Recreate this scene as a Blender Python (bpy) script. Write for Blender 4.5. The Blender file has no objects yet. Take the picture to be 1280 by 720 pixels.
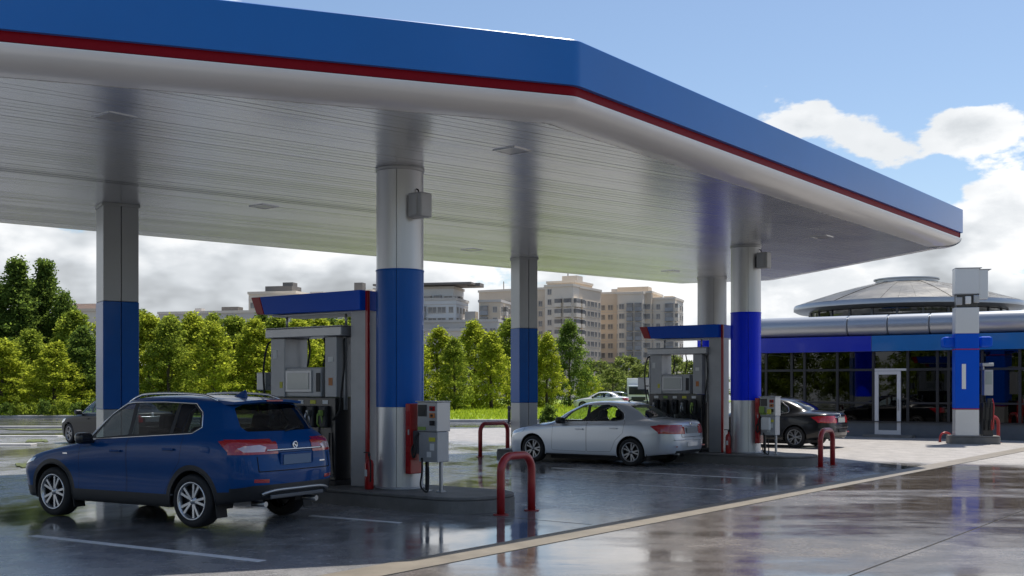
import bpy, bmesh, math, random
import numpy as np
from mathutils import Vector, Matrix
from mathutils.bvhtree import BVHTree

R = math.radians
scene = bpy.context.scene
COL = scene.collection

# ------------------------------------------------------------------ camera
HC = 1.75                       # eye height
cam_d = bpy.data.cameras.new('camera')
cam_d.sensor_width = 36.0
cam_d.lens = 1400.0 / 1280.0 * 36.0
cam_d.shift_y = 125.0 / 1280.0
cam_d.clip_start = 0.1
cam_d.clip_end = 6000
cam = bpy.data.objects.new('camera', cam_d)
COL.objects.link(cam)
cam.location = (0, 0, HC)
cam.rotation_euler = (R(90), 0, 0)
scene.camera = cam

# ------------------------------------------------------------------ sky + sun
SUN_AZ = R(38.0)                # clockwise from the view direction (+Y)
SUN_EL = R(64.0)
world = bpy.data.worlds.new('World')
scene.world = world
world.use_nodes = True


def sky_nodes():
    nt = world.node_tree
    nt.nodes.clear()
    L = nt.links.new

    def node(t, **kw):
        n = nt.nodes.new(t)
        for k, v in kw.items():
            setattr(n, k, v)
        return n

    def math_(op, a, b=None, c=None, clamp=False):
        n = node('ShaderNodeMath', operation=op)
        n.use_clamp = clamp
        for i, v in enumerate((a, b, c)):
            if v is None:
                continue
            if isinstance(v, (int, float)):
                n.inputs[i].default_value = v
            else:
                L(v, n.inputs[i])
        return n.outputs[0]

    def maprange(v, a, b, c, d, smooth=True):
        n = node('ShaderNodeMapRange')
        n.interpolation_type = 'SMOOTHSTEP' if smooth else 'LINEAR'
        L(v, n.inputs[0])
        for i, q in enumerate((a, b, c, d)):
            if isinstance(q, (int, float)):
                n.inputs[i + 1].default_value = q
            else:
                L(q, n.inputs[i + 1])
        return n.outputs[0]

    out = node('ShaderNodeOutputWorld')
    bg = node('ShaderNodeBackground')
    bg.inputs['Strength'].default_value = 0.10
    sky = node('ShaderNodeTexSky', sky_type='NISHITA')
    sky.sun_disc = False
    sky.sun_elevation = SUN_EL
    sky.sun_rotation = SUN_AZ
    sky.air_density = 1.0
    sky.dust_density = 0.6
    sky.ozone_density = 1.6
    tc = node('ShaderNodeTexCoord')
    sep = node('ShaderNodeSeparateXYZ')
    L(tc.outputs['Generated'], sep.inputs[0])
    el = sep.outputs[2]
    # stretched cloud noise on the sphere of directions
    mp = node('ShaderNodeMapping')
    mp.inputs['Scale'].default_value = (3.0, 3.0, 6.2)
    mp.inputs['Location'].default_value = (3.1, 1.7, 0.4)
    L(tc.outputs['Generated'], mp.inputs[0])
    n1 = node('ShaderNodeTexNoise')
    n1.inputs['Scale'].default_value = 1.35
    n1.inputs['Detail'].default_value = 6
    n1.inputs['Roughness'].default_value = 0.56
    n1.inputs['Distortion'].default_value = 0.15
    L(mp.outputs[0], n1.inputs['Vector'])
    n2 = node('ShaderNodeTexNoise')
    n2.inputs['Scale'].default_value = 2.1
    n2.inputs['Detail'].default_value = 4
    n2.inputs['Roughness'].default_value = 0.55
    L(mp.outputs[0], n2.inputs['Vector'])
    # single cumulus heaps seen in the picture, as directions (x, y, z) + size
    n3 = node('ShaderNodeTexNoise')
    n3.inputs['Scale'].default_value = 5.2
    n3.inputs['Detail'].default_value = 6
    n3.inputs['Roughness'].default_value = 0.62
    L(mp.outputs[0], n3.inputs['Vector'])
    dens = math_('ADD', math_('MULTIPLY_ADD', n1.outputs['Fac'], 1.25, -.125), math_('MULTIPLY_ADD', n3.outputs['Fac'], .62, -.31))
    heaps = [(985, 150, .022, .20), (1028, 128, .013, .22), (1020, 158, .022, .16), (1075, 166, .020, .12), (1130, 178, .024, .11),
             (1120, 200, .018, .12), (1215, 150, .026, .26), (1240, 165, .03, .2), (1185, 172, .02, .14),
             (1260, 268, .032, .2), (1215, 285, .04, .2),
             (830, 60, .10, -.22), (1060, 60, .055, -.25), (1250, 60, .05, -.25), (1120, 110, .018, -.12), (1165, 235, .026, -.14), (640, -20, .16, -.25)]
    for (px, py, s, w) in heaps:
        d = Vector(((px - 640) / 1400, 1.0, (485 - py) / 1400)).normalized()
        vm = node('ShaderNodeVectorMath', operation='SUBTRACT')
        L(tc.outputs['Generated'], vm.inputs[0])
        vm.inputs[1].default_value = d
        vs = node('ShaderNodeVectorMath', operation='MULTIPLY')
        L(vm.outputs[0], vs.inputs[0])
        vs.inputs[1].default_value = (1.0, 1.0, 1.55)
        ln = node('ShaderNodeVectorMath', operation='LENGTH')
        L(vs.outputs[0], ln.inputs[0])
        g = maprange(ln.outputs['Value'], 0.0, s * 2.0, w, 0.0)
        dens = math_('ADD', dens, g)
    thr = maprange(el, 0.05, 0.235, 0.22, 0.60)
    thr_hi = math_('ADD', thr, 0.085)
    mask = maprange(dens, thr, thr_hi, 0.0, 1.0)
    # cloud brightness: thin edges and heads white, thick bellies grey
    thick = math_('SUBTRACT', dens, thr)
    belly = maprange(thick, 0.14, 0.40, 1.0, 0.80)
    var = maprange(n2.outputs['Fac'], 0.34, 0.62, maprange(el, .11, .19, .44, .86), 1.06)
    br = math_('MULTIPLY', belly, var)
    br = math_('MULTIPLY', br, 8.5)
    cc = node('ShaderNodeCombineColor')
    gr = maprange(br, 5.5, 10.0, .90, 1.0)
    L(math_('MULTIPLY', br, gr), cc.inputs[0])
    L(math_('MULTIPLY', br, math_('MULTIPLY_ADD', gr, .5, .5)), cc.inputs[1])
    L(br, cc.inputs[2])
    mix = node('ShaderNodeMix', data_type='RGBA')
    L(mask, mix.inputs[0])
    skym = node('ShaderNodeMix', data_type='RGBA', blend_type='MULTIPLY')
    skym.inputs[0].default_value = 1.0
    L(sky.outputs[0], skym.inputs[6])
    skym.inputs[7].default_value = (1.02, 1.04, 1.06, 1)
    L(skym.outputs[2], mix.inputs[6])
    L(cc.outputs[0], mix.inputs[7])
    L(mix.outputs[2], bg.inputs['Color'])
    L(bg.outputs[0], out.inputs[0])


sky_nodes()

sun_d = bpy.data.lights.new('sun', 'SUN')
sun_d.energy = 4.2
sun_d.angle = R(0.5)
sun_d.color = (1.0, 0.95, 0.87)
sun = bpy.data.objects.new('sun', sun_d)
COL.objects.link(sun)
sdir = Vector((math.sin(SUN_AZ) * math.cos(SUN_EL), math.cos(SUN_AZ) * math.cos(SUN_EL), math.sin(SUN_EL)))
sun.rotation_euler = (-sdir).to_track_quat('-Z', 'Y').to_euler()
sun.location = (30, 40, 60)

scene.view_settings.view_transform = 'Standard'
scene.view_settings.look = 'None'
scene.view_settings.gamma = 1.0
scene.view_settings.exposure = 0.30
scene.render.resolution_x = 1024
scene.render.resolution_y = 576

# ------------------------------------------------------------------ helpers
TH = R(-36.8)                                   # island frame: local +X runs to the right along an island
UX = Vector((math.cos(TH), math.sin(TH), 0))
UY = Vector((-math.sin(TH), math.cos(TH), 0))


def pt(px, depth, z=0.0):
    return Vector(((px - 640) / 1400 * depth, depth, z))


MATS = {}


def mat(name, col=(.5, .5, .5), rough=.5, metal=0.0, coat=0.0, var=0.0, vscale=4.0, bump=0.0, bscale=60.0,
        rvar=0.0, spec=0.5, coat_rough=0.03, stretch=(1, 1, 1), aniso=0.0):
    m = bpy.data.materials.new(name)
    m.use_nodes = True
    nt = m.node_tree
    b = nt.nodes['Principled BSDF']
    b.inputs['Base Color'].default_value = (*col, 1)
    b.inputs['Roughness'].default_value = rough
    b.inputs['Metallic'].default_value = metal
    b.inputs['Coat Weight'].default_value = coat
    b.inputs['Coat Roughness'].default_value = coat_rough
    b.inputs['Specular IOR Level'].default_value = spec
    if aniso:
        b.inputs['Anisotropic'].default_value = aniso
    if var or bump or rvar:
        tc = nt.nodes.new('ShaderNodeTexCoord')
        mp = nt.nodes.new('ShaderNodeMapping')
        mp.inputs['Scale'].default_value = stretch
        nt.links.new(tc.outputs['Object'], mp.inputs[0])
    if var or rvar:
        n = nt.nodes.new('ShaderNodeTexNoise')
        n.inputs['Scale'].default_value = vscale
        n.inputs['Detail'].default_value = 6
        n.inputs['Roughness'].default_value = .6
        nt.links.new(mp.outputs[0], n.inputs['Vector'])
        if var:
            r = nt.nodes.new('ShaderNodeMapRange')
            r.inputs[1].default_value = .3
            r.inputs[2].default_value = .7
            r.inputs[3].default_value = 1 - var
            r.inputs[4].default_value = 1 + var
            nt.links.new(n.outputs['Fac'], r.inputs[0])
            x = nt.nodes.new('ShaderNodeMix')
            x.data_type = 'RGBA'
            x.blend_type = 'MULTIPLY'
            x.inputs[0].default_value = 1
            x.inputs[6].default_value = (*col, 1)
            nt.links.new(r.outputs[0], x.inputs[7])
            nt.links.new(x.outputs[2], b.inputs['Base Color'])
        if rvar:
            r = nt.nodes.new('ShaderNodeMapRange')
            r.inputs[1].default_value = .3
            r.inputs[2].default_value = .7
            r.inputs[3].default_value = max(0.02, rough - rvar)
            r.inputs[4].default_value = min(1, rough + rvar)
            nt.links.new(n.outputs['Fac'], r.inputs[0])
            nt.links.new(r.outputs[0], b.inputs['Roughness'])
    if bump:
        n = nt.nodes.new('ShaderNodeTexNoise')
        n.inputs['Scale'].default_value = bscale
        n.inputs['Detail'].default_value = 4
        nt.links.new(mp.outputs[0], n.inputs['Vector'])
        u = nt.nodes.new('ShaderNodeBump')
        u.inputs['Strength'].default_value = bump
        u.inputs['Distance'].default_value = .02
        nt.links.new(n.outputs['Fac'], u.inputs['Height'])
        nt.links.new(u.outputs[0], b.inputs['Normal'])
    MATS[name] = m
    return m


def glass(name, tint, refl=1.0, ior=1.5, rough=0.0):
    """thin pane: what is behind, tinted, under a Fresnel mirror"""
    m = bpy.data.materials.new(name)
    m.use_nodes = True
    nt = m.node_tree
    nt.nodes.clear()
    o = nt.nodes.new('ShaderNodeOutputMaterial')
    t = nt.nodes.new('ShaderNodeBsdfTransparent')
    t.inputs[0].default_value = (*tint, 1)
    g = nt.nodes.new('ShaderNodeBsdfGlossy')
    g.inputs['Roughness'].default_value = rough
    f = nt.nodes.new('ShaderNodeFresnel')
    geo = nt.nodes.new('ShaderNodeNewGeometry')          # same reflectance on both faces of the pane
    mi = nt.nodes.new('ShaderNodeMix')
    mi.data_type = 'FLOAT'
    mi.inputs[2].default_value = ior
    mi.inputs[3].default_value = 1.0 / ior
    nt.links.new(geo.outputs['Backfacing'], mi.inputs[0])
    nt.links.new(mi.outputs[0], f.inputs[0])
    mm = nt.nodes.new('ShaderNodeMath')
    mm.operation = 'MULTIPLY'
    mm.inputs[1].default_value = refl
    mm.use_clamp = True
    nt.links.new(f.outputs[0], mm.inputs[0])
    x = nt.nodes.new('ShaderNodeMixShader')
    nt.links.new(mm.outputs[0], x.inputs[0])
    nt.links.new(t.outputs[0], x.inputs[1])
    nt.links.new(g.outputs[0], x.inputs[2])
    nt.links.new(x.outputs[0], o.inputs[0])
    MATS[name] = m
    return m


def link(o, parent=None):
    COL.objects.link(o)
    if parent is not None:
        o.parent = parent
    return o


def tag(o, label, cat, group=None, kind=None):
    if label:
        o['label'] = label
    if cat:
        o['category'] = cat
    if group:
        o['group'] = group
    if kind:
        o['kind'] = kind
    return o


def thing(name, label, cat, loc=(0, 0, 0), rz=0.0, group=None):
    o = bpy.data.objects.new(name, None)
    o.empty_display_size = .2
    link(o)
    o.location = loc
    o.rotation_euler = (0, 0, rz)
    return tag(o, label, cat, group)


def obj(name, bm, m, parent=None, smooth=None, angle=None):
    me = bpy.data.meshes.new(name)
    bm.to_mesh(me)
    bm.free()
    ms = m if isinstance(m, (list, tuple)) else [m]
    for q in ms:
        me.materials.append(MATS[q] if isinstance(q, str) else q)
    if smooth:
        for p in me.polygons:
            p.use_smooth = True
    if angle is not None:
        me.set_sharp_from_angle(angle=R(angle))
    o = bpy.data.objects.new(name, me)
    return link(o, parent)


def box(bm, c, s, rz=0.0, bev=0.0, seg=2, rot=None, mi=0):
    r = bmesh.ops.create_cube(bm, size=1.0)
    vs = r['verts']
    M = Matrix.Translation(Vector(c)) @ (rot if rot is not None else Matrix.Rotation(rz, 4, 'Z')) @ Matrix.Diagonal((s[0], s[1], s[2], 1))
    for v in vs:
        v.co = M @ v.co
    fs = set(f for v in vs for f in v.link_faces)
    for f in fs:
        f.material_index = mi
    if bev:
        es = list(set(e for v in vs for e in v.link_edges))
        q = bmesh.ops.bevel(bm, geom=es, offset=bev, segments=seg, profile=.5, affect='EDGES')
        for f in q['faces']:
            f.material_index = mi


def cyl(bm, c, r, h, n=32, r2=None, axis='Z', mi=0, cap=True):
    q = bmesh.ops.create_cone(bm, cap_ends=cap, cap_tris=False, segments=n, radius1=r, radius2=r if r2 is None else r2, depth=h)
    M = Matrix.Translation(Vector(c))
    if axis == 'X':
        M = M @ Matrix.Rotation(R(90), 4, 'Y')
    elif axis == 'Y':
        M = M @ Matrix.Rotation(R(90), 4, 'X')
    for v in q['verts']:
        v.co = M @ v.co
    for f in set(f for v in q['verts'] for f in v.link_faces):
        f.material_index = mi
        if len(f.verts) == 4:
            f.smooth = True


def tube(bm, pts, r, n=8, mi=0, closed=False, cap=True):
    pts = [Vector(p) for p in pts]
    k = len(pts)
    rings = []
    prev = None
    for i, p in enumerate(pts):
        if closed:
            d = pts[(i + 1) % k] - pts[i - 1]
        else:
            d = pts[min(i + 1, k - 1)] - pts[max(i - 1, 0)]
        if d.length < 1e-9:
            d = Vector((0, 0, 1))
        d.normalize()
        if prev is None:
            a = d.cross(Vector((0, 0, 1)))
            if a.length < .05:
                a = d.cross(Vector((1, 0, 0)))
        else:
            a = prev - d * prev.dot(d)
        a.normalize()
        prev = a
        b = d.cross(a)
        rr = r[i] if isinstance(r, (list, tuple)) else r
        rings.append([bm.verts.new(p + (a * math.cos(t) + b * math.sin(t)) * rr) for t in [2 * math.pi * j / n for j in range(n)]])
    for i in range(k if closed else k - 1):
        A, B = rings[i], rings[(i + 1) % k]
        for j in range(n):
            f = bm.faces.new((A[j], A[(j + 1) % n], B[(j + 1) % n], B[j]))
            f.smooth = True
            f.material_index = mi
    if not closed and cap:
        for q in (rings[0][::-1], rings[-1]):
            f = bm.faces.new(q)
            f.material_index = mi


def lathe(bm, prof, n=48, axis='Z', c=(0, 0, 0), mi=0, smooth=True):
    """prof: (radius, height)"""
    c = Vector(c)
    rings = []
    for (r, h) in prof:
        if r < 1e-6:
            p = Vector((0, 0, h)) if axis == 'Z' else Vector((0, h, 0))
            rings.append([bm.verts.new(c + p)])
            continue
        ring = []
        for j in range(n):
            t = 2 * math.pi * j / n
            p = Vector((r * math.cos(t), r * math.sin(t), h)) if axis == 'Z' else Vector((r * math.cos(t), h, r * math.sin(t)))
            ring.append(bm.verts.new(c + p))
        rings.append(ring)
    for A, B in zip(rings, rings[1:]):
        for j in range(n):
            k = (j + 1) % n
            if len(A) == 1 and len(B) == 1:
                continue
            if len(A) == 1:
                f = bm.faces.new((A[0], B[k], B[j]))
            elif len(B) == 1:
                f = bm.faces.new((A[j], A[k], B[0]))
            else:
                f = bm.faces.new((A[j], A[k], B[k], B[j]))
            f.smooth = smooth
            f.material_index = mi


def prism(bm, poly, z0, z1, mi=0):
    A = [bm.verts.new((x, y, z0)) for x, y in poly]
    B = [bm.verts.new((x, y, z1)) for x, y in poly]
    n = len(poly)
    fs = [bm.faces.new(A[::-1]), bm.faces.new(B)]
    for i in range(n):
        fs.append(bm.faces.new((A[i], A[(i + 1) % n], B[(i + 1) % n], B[i])))
    for f in fs:
        f.material_index = mi
    return fs


def NB():
    return bmesh.new()


def copy_tree(o, parent=None, swap=None):
    """copy a thing with its parts and sub-parts; swap = {material: other material} for repainted copies"""
    c = o.copy()
    COL.objects.link(c)
    c.parent = parent
    if parent is not None:
        c.matrix_parent_inverse = o.matrix_parent_inverse.copy()
    if swap and c.type == 'MESH':
        for s in c.material_slots:
            if s.material and s.material.name in swap:
                s.link = 'OBJECT'
                s.material = MATS[swap[s.material.name]] if False else MATS[swap[o.data.materials[s.slot_index].name]]
    for ch in o.children:
        copy_tree(ch, c, swap)
    return c


def ordinal(n):
    return ['first', 'second', 'third', 'fourth', 'fifth', 'sixth', 'seventh', 'eighth', 'ninth', 'tenth', 'eleventh', 'twelfth',
            'thirteenth', 'fourteenth', 'fifteenth', 'sixteenth', 'seventeenth', 'eighteenth', 'nineteenth', 'twentieth', 'twenty-first', 'twenty-second', 'twenty-third', 'twenty-fourth', 'twenty-fifth', 'twenty-sixth', 'twenty-seventh', 'twenty-eighth'][n]


# ------------------------------------------------------------------ materials
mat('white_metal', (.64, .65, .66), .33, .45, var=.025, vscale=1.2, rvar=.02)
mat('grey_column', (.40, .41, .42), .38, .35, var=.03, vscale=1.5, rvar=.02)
mat('bullnose', (.78, .79, .80), .3, .1, coat=.2, var=.03, vscale=1.0)
mat('ceiling_metal', (.68, .695, .71), .25, .68, var=.05, vscale=.7, rvar=.02, bump=.018, bscale=1.3, stretch=(1, 1, 1))
mat('fascia_blue', (.0005, .145, .50), .32, 0, coat=.40, var=.06, vscale=.5, coat_rough=.14, spec=.3, bump=.03, bscale=.7)
mat('fascia_red', (.26, .002, .010), .5, 0, spec=.15)
mat('band_blue', (.0003, .10, .42), .32, 0, coat=.10, spec=.22, var=.05, vscale=3)
mat('band_violet_blue', (.0, .028, .85), .32, 0, coat=.06, spec=.15, var=.05, vscale=3)
mat('arm_blue', (.0, .085, .58), .35, 0, coat=.06, spec=.15)
mat('arm_red', (.36, .006, .012), .35, 0, coat=.1, spec=.3)
mat('steel', (.42, .43, .44), .38, .6, var=.04, vscale=6, rvar=.04)
mat('light_panel', (.40, .41, .42), .42, .25, var=.06, vscale=5)
mat('dark_panel', (.012, .013, .016), .30, 0, coat=.3)
mat('black_rubber', (.012, .012, .012), .6, 0, var=.2, vscale=20)
mat('screen', (.30, .34, .33), .12, 0, coat=1)
mat('hoop_red', (.34, .016, .018), .36, 0, coat=.25, var=.14, vscale=14)
mat('red_paint', (.40, .012, .012), .3, 0, coat=.3, var=.08, vscale=9)
mat('island_concrete', (.16, .155, .145), .62, 0, var=.22, vscale=3.5, bump=.25, bscale=40)
mat('label_white', (.75, .76, .74), .5)
mat('label_yellow', (.65, .62, .06), .5)
mat('label_green', (.25, .38, .08), .5)
mat('label_orange', (.55, .20, .06), .5)
mat('chrome', (.80, .81, .82), .12, 1.0)
mat('dull_chrome', (.42, .43, .44), .3, .9)
mat('tyre', (.014, .014, .015), .72, 0, var=.2, vscale=12)
mat('rim_silver', (.52, .53, .55), .26, .85)
mat('rim_grey', (.27, .275, .285), .3, .85)
mat('rim_dark', (.03, .03, .033), .4, .5)
mat('plastic', (.018, .019, .021), .5, 0, var=.1, vscale=20)
mat('plastic_grey', (.10, .105, .115), .45, .2)
mat('seam', (.004, .004, .005), .8)
mat('interior', (.022, .022, .024), .75)
mat('seat_cloth', (.035, .035, .04), .85)
mat('paint_blue', (.0, .055, .205), .34, .0, coat=.40, spec=.08, var=.04, vscale=2)
mat('paint_silver', (.60, .64, .69), .30, .45, coat=.9)
mat('paint_black', (.007, .008, .010), .28, 0, coat=.6, spec=.3)
mat('paint_dull_black', (.008, .008, .010), .4, 0, coat=.12, spec=.15)
mat('paint_dark_grey', (.022, .024, .034), .3, .4, coat=1.0)
mat('paint_white', (.62, .64, .66), .3, .1, coat=1.0)
mat('paint_grey', (.22, .24, .26), .3, .5, coat=1.0)
mat('lamp_red', (.42, .008, .014), .12, 0, coat=1.0)
mat('lamp_clear', (.62, .46, .46), .15, .3, coat=1.0)
mat('lamp_white', (.72, .74, .76), .12, .4, coat=1.0)
mat('plate_blue', (.10, .17, .28), .4)
mat('plate_grey', (.26, .27, .28), .45, var=.25, vscale=30)
mat('plate_pale', (.52, .55, .50), .45, var=.15, vscale=30)
glass('glass_dark', (.22, .25, .25), 1.3)
glass('glass_tint', (.40, .50, .53), 2.0)
glass('glass_clear', (.86, .93, .92), 1.0)
glass('glass_shop', (.16, .18, .19), 1.8, 1.5)
mat('lens_dark', (.42, .42, .42), .3, 0.2, coat=.2)


def wet_mat(name, wet, damp, thr=(.45, .60), r_wet=.05, r_damp=.30, scale=.35, bump=.35, stretch=(1, 1, 1), rot=0.0, dry=None, dry_at=None, fine=55.0, seed=0.0):
    """wet paving: smooth dark puddle film broken by rougher damp patches; dry = (colour, y0, y1) dries out with distance"""
    m = bpy.data.materials.new(name)
    m.use_nodes = True
    nt = m.node_tree
    L = nt.links.new
    b = nt.nodes['Principled BSDF']

    def nn(t):
        return nt.nodes.new(t)

    def noise(sc, det, vec, rough=.55):
        n = nn('ShaderNodeTexNoise')
        n.inputs['Scale'].default_value = sc
        n.inputs['Detail'].default_value = det
        n.inputs['Roughness'].default_value = rough
        L(vec, n.inputs['Vector'])
        return n.outputs['Fac']

    def mr(v, a, c, d, e):
        n = nn('ShaderNodeMapRange')
        n.interpolation_type = 'SMOOTHSTEP'
        L(v, n.inputs[0])
        for i, q in enumerate((a, c, d, e)):
            n.inputs[i + 1].default_value = q
        return n.outputs[0]

    def mixc(f, a, c, mode='MIX'):
        n = nn('ShaderNodeMix')
        n.data_type = 'RGBA'
        n.blend_type = mode
        if isinstance(f, (int, float)):
            n.inputs[0].default_value = f
        else:
            L(f, n.inputs[0])
        for i, q in ((6, a), (7, c)):
            if isinstance(q, tuple):
                n.inputs[i].default_value = (*q, 1)
            else:
                L(q, n.inputs[i])
        return n.outputs[2]

    def mixf(f, a, c):
        n = nn('ShaderNodeMix')
        n.data_type = 'FLOAT'
        L(f, n.inputs[0])
        for i, q in ((2, a), (3, c)):
            if isinstance(q, (int, float)):
                n.inputs[i].default_value = q
            else:
                L(q, n.inputs[i])
        return n.outputs[0]

    geo = nn('ShaderNodeNewGeometry')
    mp = nn('ShaderNodeMapping')
    mp.inputs['Rotation'].default_value = (0, 0, rot)
    mp.inputs['Scale'].default_value = stretch
    mp.inputs['Location'].default_value = (seed, seed * .7, 0)
    L(geo.outputs['Position'], mp.inputs[0])
    pos = geo.outputs['Position']
    big = noise(scale, 7, mp.outputs[0], .6)
    puddle = mr(big, thr[0], thr[1], 0, 1)          # 0 = puddle film, 1 = damp
    med = noise(2.3, 6, pos, .6)
    grain = noise(fine, 3, pos, .6)
    col = mixc(puddle, wet, damp)
    col = mixc(mr(med, .3, .7, .0, .55), col, tuple(c * 1.35 for c in damp))
    g2 = mr(grain, .3, .7, .72, 1.25)
    cg = nn('ShaderNodeCombineColor')
    for i in range(3):
        L(g2, cg.inputs[i])
    col = mixc(1.0, col, cg.outputs[0], 'MULTIPLY')
    rough = mixf(puddle, r_wet, r_damp)
    rn = nn('ShaderNodeMath')
    rn.operation = 'MULTIPLY'
    L(rough, rn.inputs[0])
    L(mr(med, .3, .75, .7, 1.35), rn.inputs[1])
    rough = rn.outputs[0]
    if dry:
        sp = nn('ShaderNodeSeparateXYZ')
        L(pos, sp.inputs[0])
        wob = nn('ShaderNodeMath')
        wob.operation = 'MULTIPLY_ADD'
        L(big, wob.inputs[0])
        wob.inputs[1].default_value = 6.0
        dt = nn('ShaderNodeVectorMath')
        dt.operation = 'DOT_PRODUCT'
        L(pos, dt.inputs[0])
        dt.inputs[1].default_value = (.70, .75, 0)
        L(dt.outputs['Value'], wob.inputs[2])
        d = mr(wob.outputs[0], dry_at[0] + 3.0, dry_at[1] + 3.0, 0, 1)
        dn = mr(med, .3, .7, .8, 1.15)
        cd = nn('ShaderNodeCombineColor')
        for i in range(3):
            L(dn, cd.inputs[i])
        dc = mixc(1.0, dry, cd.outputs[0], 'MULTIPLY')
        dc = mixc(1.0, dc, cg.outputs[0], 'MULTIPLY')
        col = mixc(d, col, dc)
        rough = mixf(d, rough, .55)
    L(col, b.inputs['Base Color'])
    L(rough, b.inputs['Roughness'])
    b.inputs['Specular IOR Level'].default_value = .5
    bp = nn('ShaderNodeBump')
    bp.inputs['Distance'].default_value = .003
    st = mixf(puddle, bump * .10, bump)
    L(st, bp.inputs['Strength'])
    L(grain, bp.inputs['Height'])
    bp2 = nn('ShaderNodeBump')
    bp2.inputs['Distance'].default_value = .02
    bp2.inputs['Strength'].default_value = .12
    L(noise(2.2, 3, mp.outputs[0]), bp2.inputs['Height'])
    L(bp2.outputs[0], bp.inputs['Normal'])
    L(bp.outputs[0], b.inputs['Normal'])
    MATS[name] = m


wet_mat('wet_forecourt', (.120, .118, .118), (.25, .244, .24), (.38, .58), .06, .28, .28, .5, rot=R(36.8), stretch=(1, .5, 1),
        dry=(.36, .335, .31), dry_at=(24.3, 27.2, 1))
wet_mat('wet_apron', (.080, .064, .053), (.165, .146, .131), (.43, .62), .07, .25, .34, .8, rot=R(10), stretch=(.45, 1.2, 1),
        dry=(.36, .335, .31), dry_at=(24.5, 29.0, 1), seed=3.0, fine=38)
wet_mat('wet_asphalt', (.06, .06, .065), (.15, .145, .145), (.45, .6), .07, .34, .22, .5, stretch=(.35, 1, 1))
mat('kerb_concrete', (.22, .19, .15), .5, 0, var=.22, vscale=2.2, bump=.25, bscale=60)
mat('verge_green', (.24, .32, .03), .9, 0, var=.35, vscale=.35, bump=.5, bscale=6)
mat('patch_green', (.10, .12, .035), .9, 0, var=.5, vscale=1.5)
mat('paint_line', (.80, .80, .80), .35, 0, var=.15, vscale=6)
mat('pale_kerb', (.45, .44, .42), .6, 0, var=.2, vscale=2)
mat('joint', (.02, .018, .016), .7)


def leaf_mat(name, dif, tr, mix=.45, var=.45):
    m = bpy.data.materials.new(name)
    m.use_nodes = True
    nt = m.node_tree
    nt.nodes.clear()
    L = nt.links.new
    o = nt.nodes.new('ShaderNodeOutputMaterial')
    d = nt.nodes.new('ShaderNodeBsdfDiffuse')
    t = nt.nodes.new('ShaderNodeBsdfTranslucent')
    x = nt.nodes.new('ShaderNodeMixShader')
    x.inputs[0].default_value = mix
    geo = nt.nodes.new('ShaderNodeNewGeometry')
    r = nt.nodes.new('ShaderNodeMapRange')
    r.inputs[3].default_value = 1 - var
    r.inputs[4].default_value = 1 + var
    L(geo.outputs['Random Per Island'], r.inputs[0])
    for col, sh in ((dif, d), (tr, t)):
        mm = nt.nodes.new('ShaderNodeMix')
        mm.data_type = 'RGBA'
        mm.blend_type = 'MULTIPLY'
        mm.inputs[0].default_value = 1
        mm.inputs[6].default_value = (*col, 1)
        L(r.outputs[0], mm.inputs[7])
        L(mm.outputs[2], sh.inputs[0])
    L(d.outputs[0], x.inputs[1])
    L(t.outputs[0], x.inputs[2])
    L(x.outputs[0], o.inputs[0])
    MATS[name] = m


def struct(name, bm, m, parent=None):
    o = obj(name, bm, m, parent)
    if parent is None:
        o['kind'] = 'structure'
    return o


# ------------------------------------------------------------------ ground
bm = NB()
prism(bm, [(-2500, -400), (2500, -400), (2500, 4000), (-2500, 4000)], -.6, 0.0)
struct('ground', bm, 'wet_asphalt')
K0 = Vector((0, 11.95, 0))              # a point of the joint on the outer edge of the kerb strip


def uv(t, s):
    """t metres along the forecourt edge (into the picture), s metres to the right of it"""
    p = K0 + UY * t + UX * s
    return (p.x, p.y)


bm = NB()
prism(bm, [uv(-30, -.5), uv(30.3, -.5), uv(30.3, -22.0), uv(12, -32), uv(-30, -32)], .0, .004)
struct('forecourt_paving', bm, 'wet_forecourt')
bm = NB()
prism(bm, [uv(-30, -.499), uv(60, -.499), uv(60, -.02), uv(-30, -.02)], 0, .012)
struct('kerb_strip', bm, 'kerb_concrete')
apron = thing('apron_paving', None, None)
apron['kind'] = 'structure'
bm = NB()
prism(bm, [uv(-30, -.02), uv(60, -.02), uv(60, 36), uv(-30, 36)], .0, .002)
obj('joint_bed', bm, 'joint', apron)
edges = [0.0, 3.45, 6.9, 10.4, 14, 35]
for a, b_ in zip(edges, edges[1:]):
    cuts = [-30, 60] if a < 6 else [-30, 3, 20, 60]
    for c0, c1 in zip(cuts, cuts[1:]):
        bm = NB()
        prism(bm, [uv(c0 + .01, a + .014), uv(c1 - .01, a + .014), uv(c1 - .01, b_ - .014), uv(c0 + .01, b_ - .014)], .0, .010)
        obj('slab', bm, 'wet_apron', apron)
# thin bright edge of the kerb joint
# painted bay lines
def ground_line(name, p, q, w, m='paint_line', z=.0045, h=.003):
    p = Vector(p); q = Vector(q)
    d = (q - p).normalized()
    n = Vector((-d.y, d.x)) * w / 2
    bm = NB()
    prism(bm, [tuple(p - n), tuple(q - n), tuple(q + n), tuple(p + n)], z, z + h)
    o = obj(name, bm, m)
    o['kind'] = 'structure'
    return o


ground_line('bay_line', (-5.67, 13.24), (-2.52, 11.29), .12)
ground_line('bay_line', (.875, 24.5), (4.65, 21.6), .10)
ground_line('bay_line', (-2.75, 15.3), (-1.45, 14.5), .09)
ground_line('bay_line', (2.1, 20.3), (3.6, 19.2), .06)
# slab joints of the forecourt running along the islands
for i, t in enumerate((2.5, 8.1, 13.7)):
    a = uv(t, -.6); b_ = uv(t, -12)
    ground_line('paving_joint', a, b_, .018, 'joint', .0042, .0012)

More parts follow.
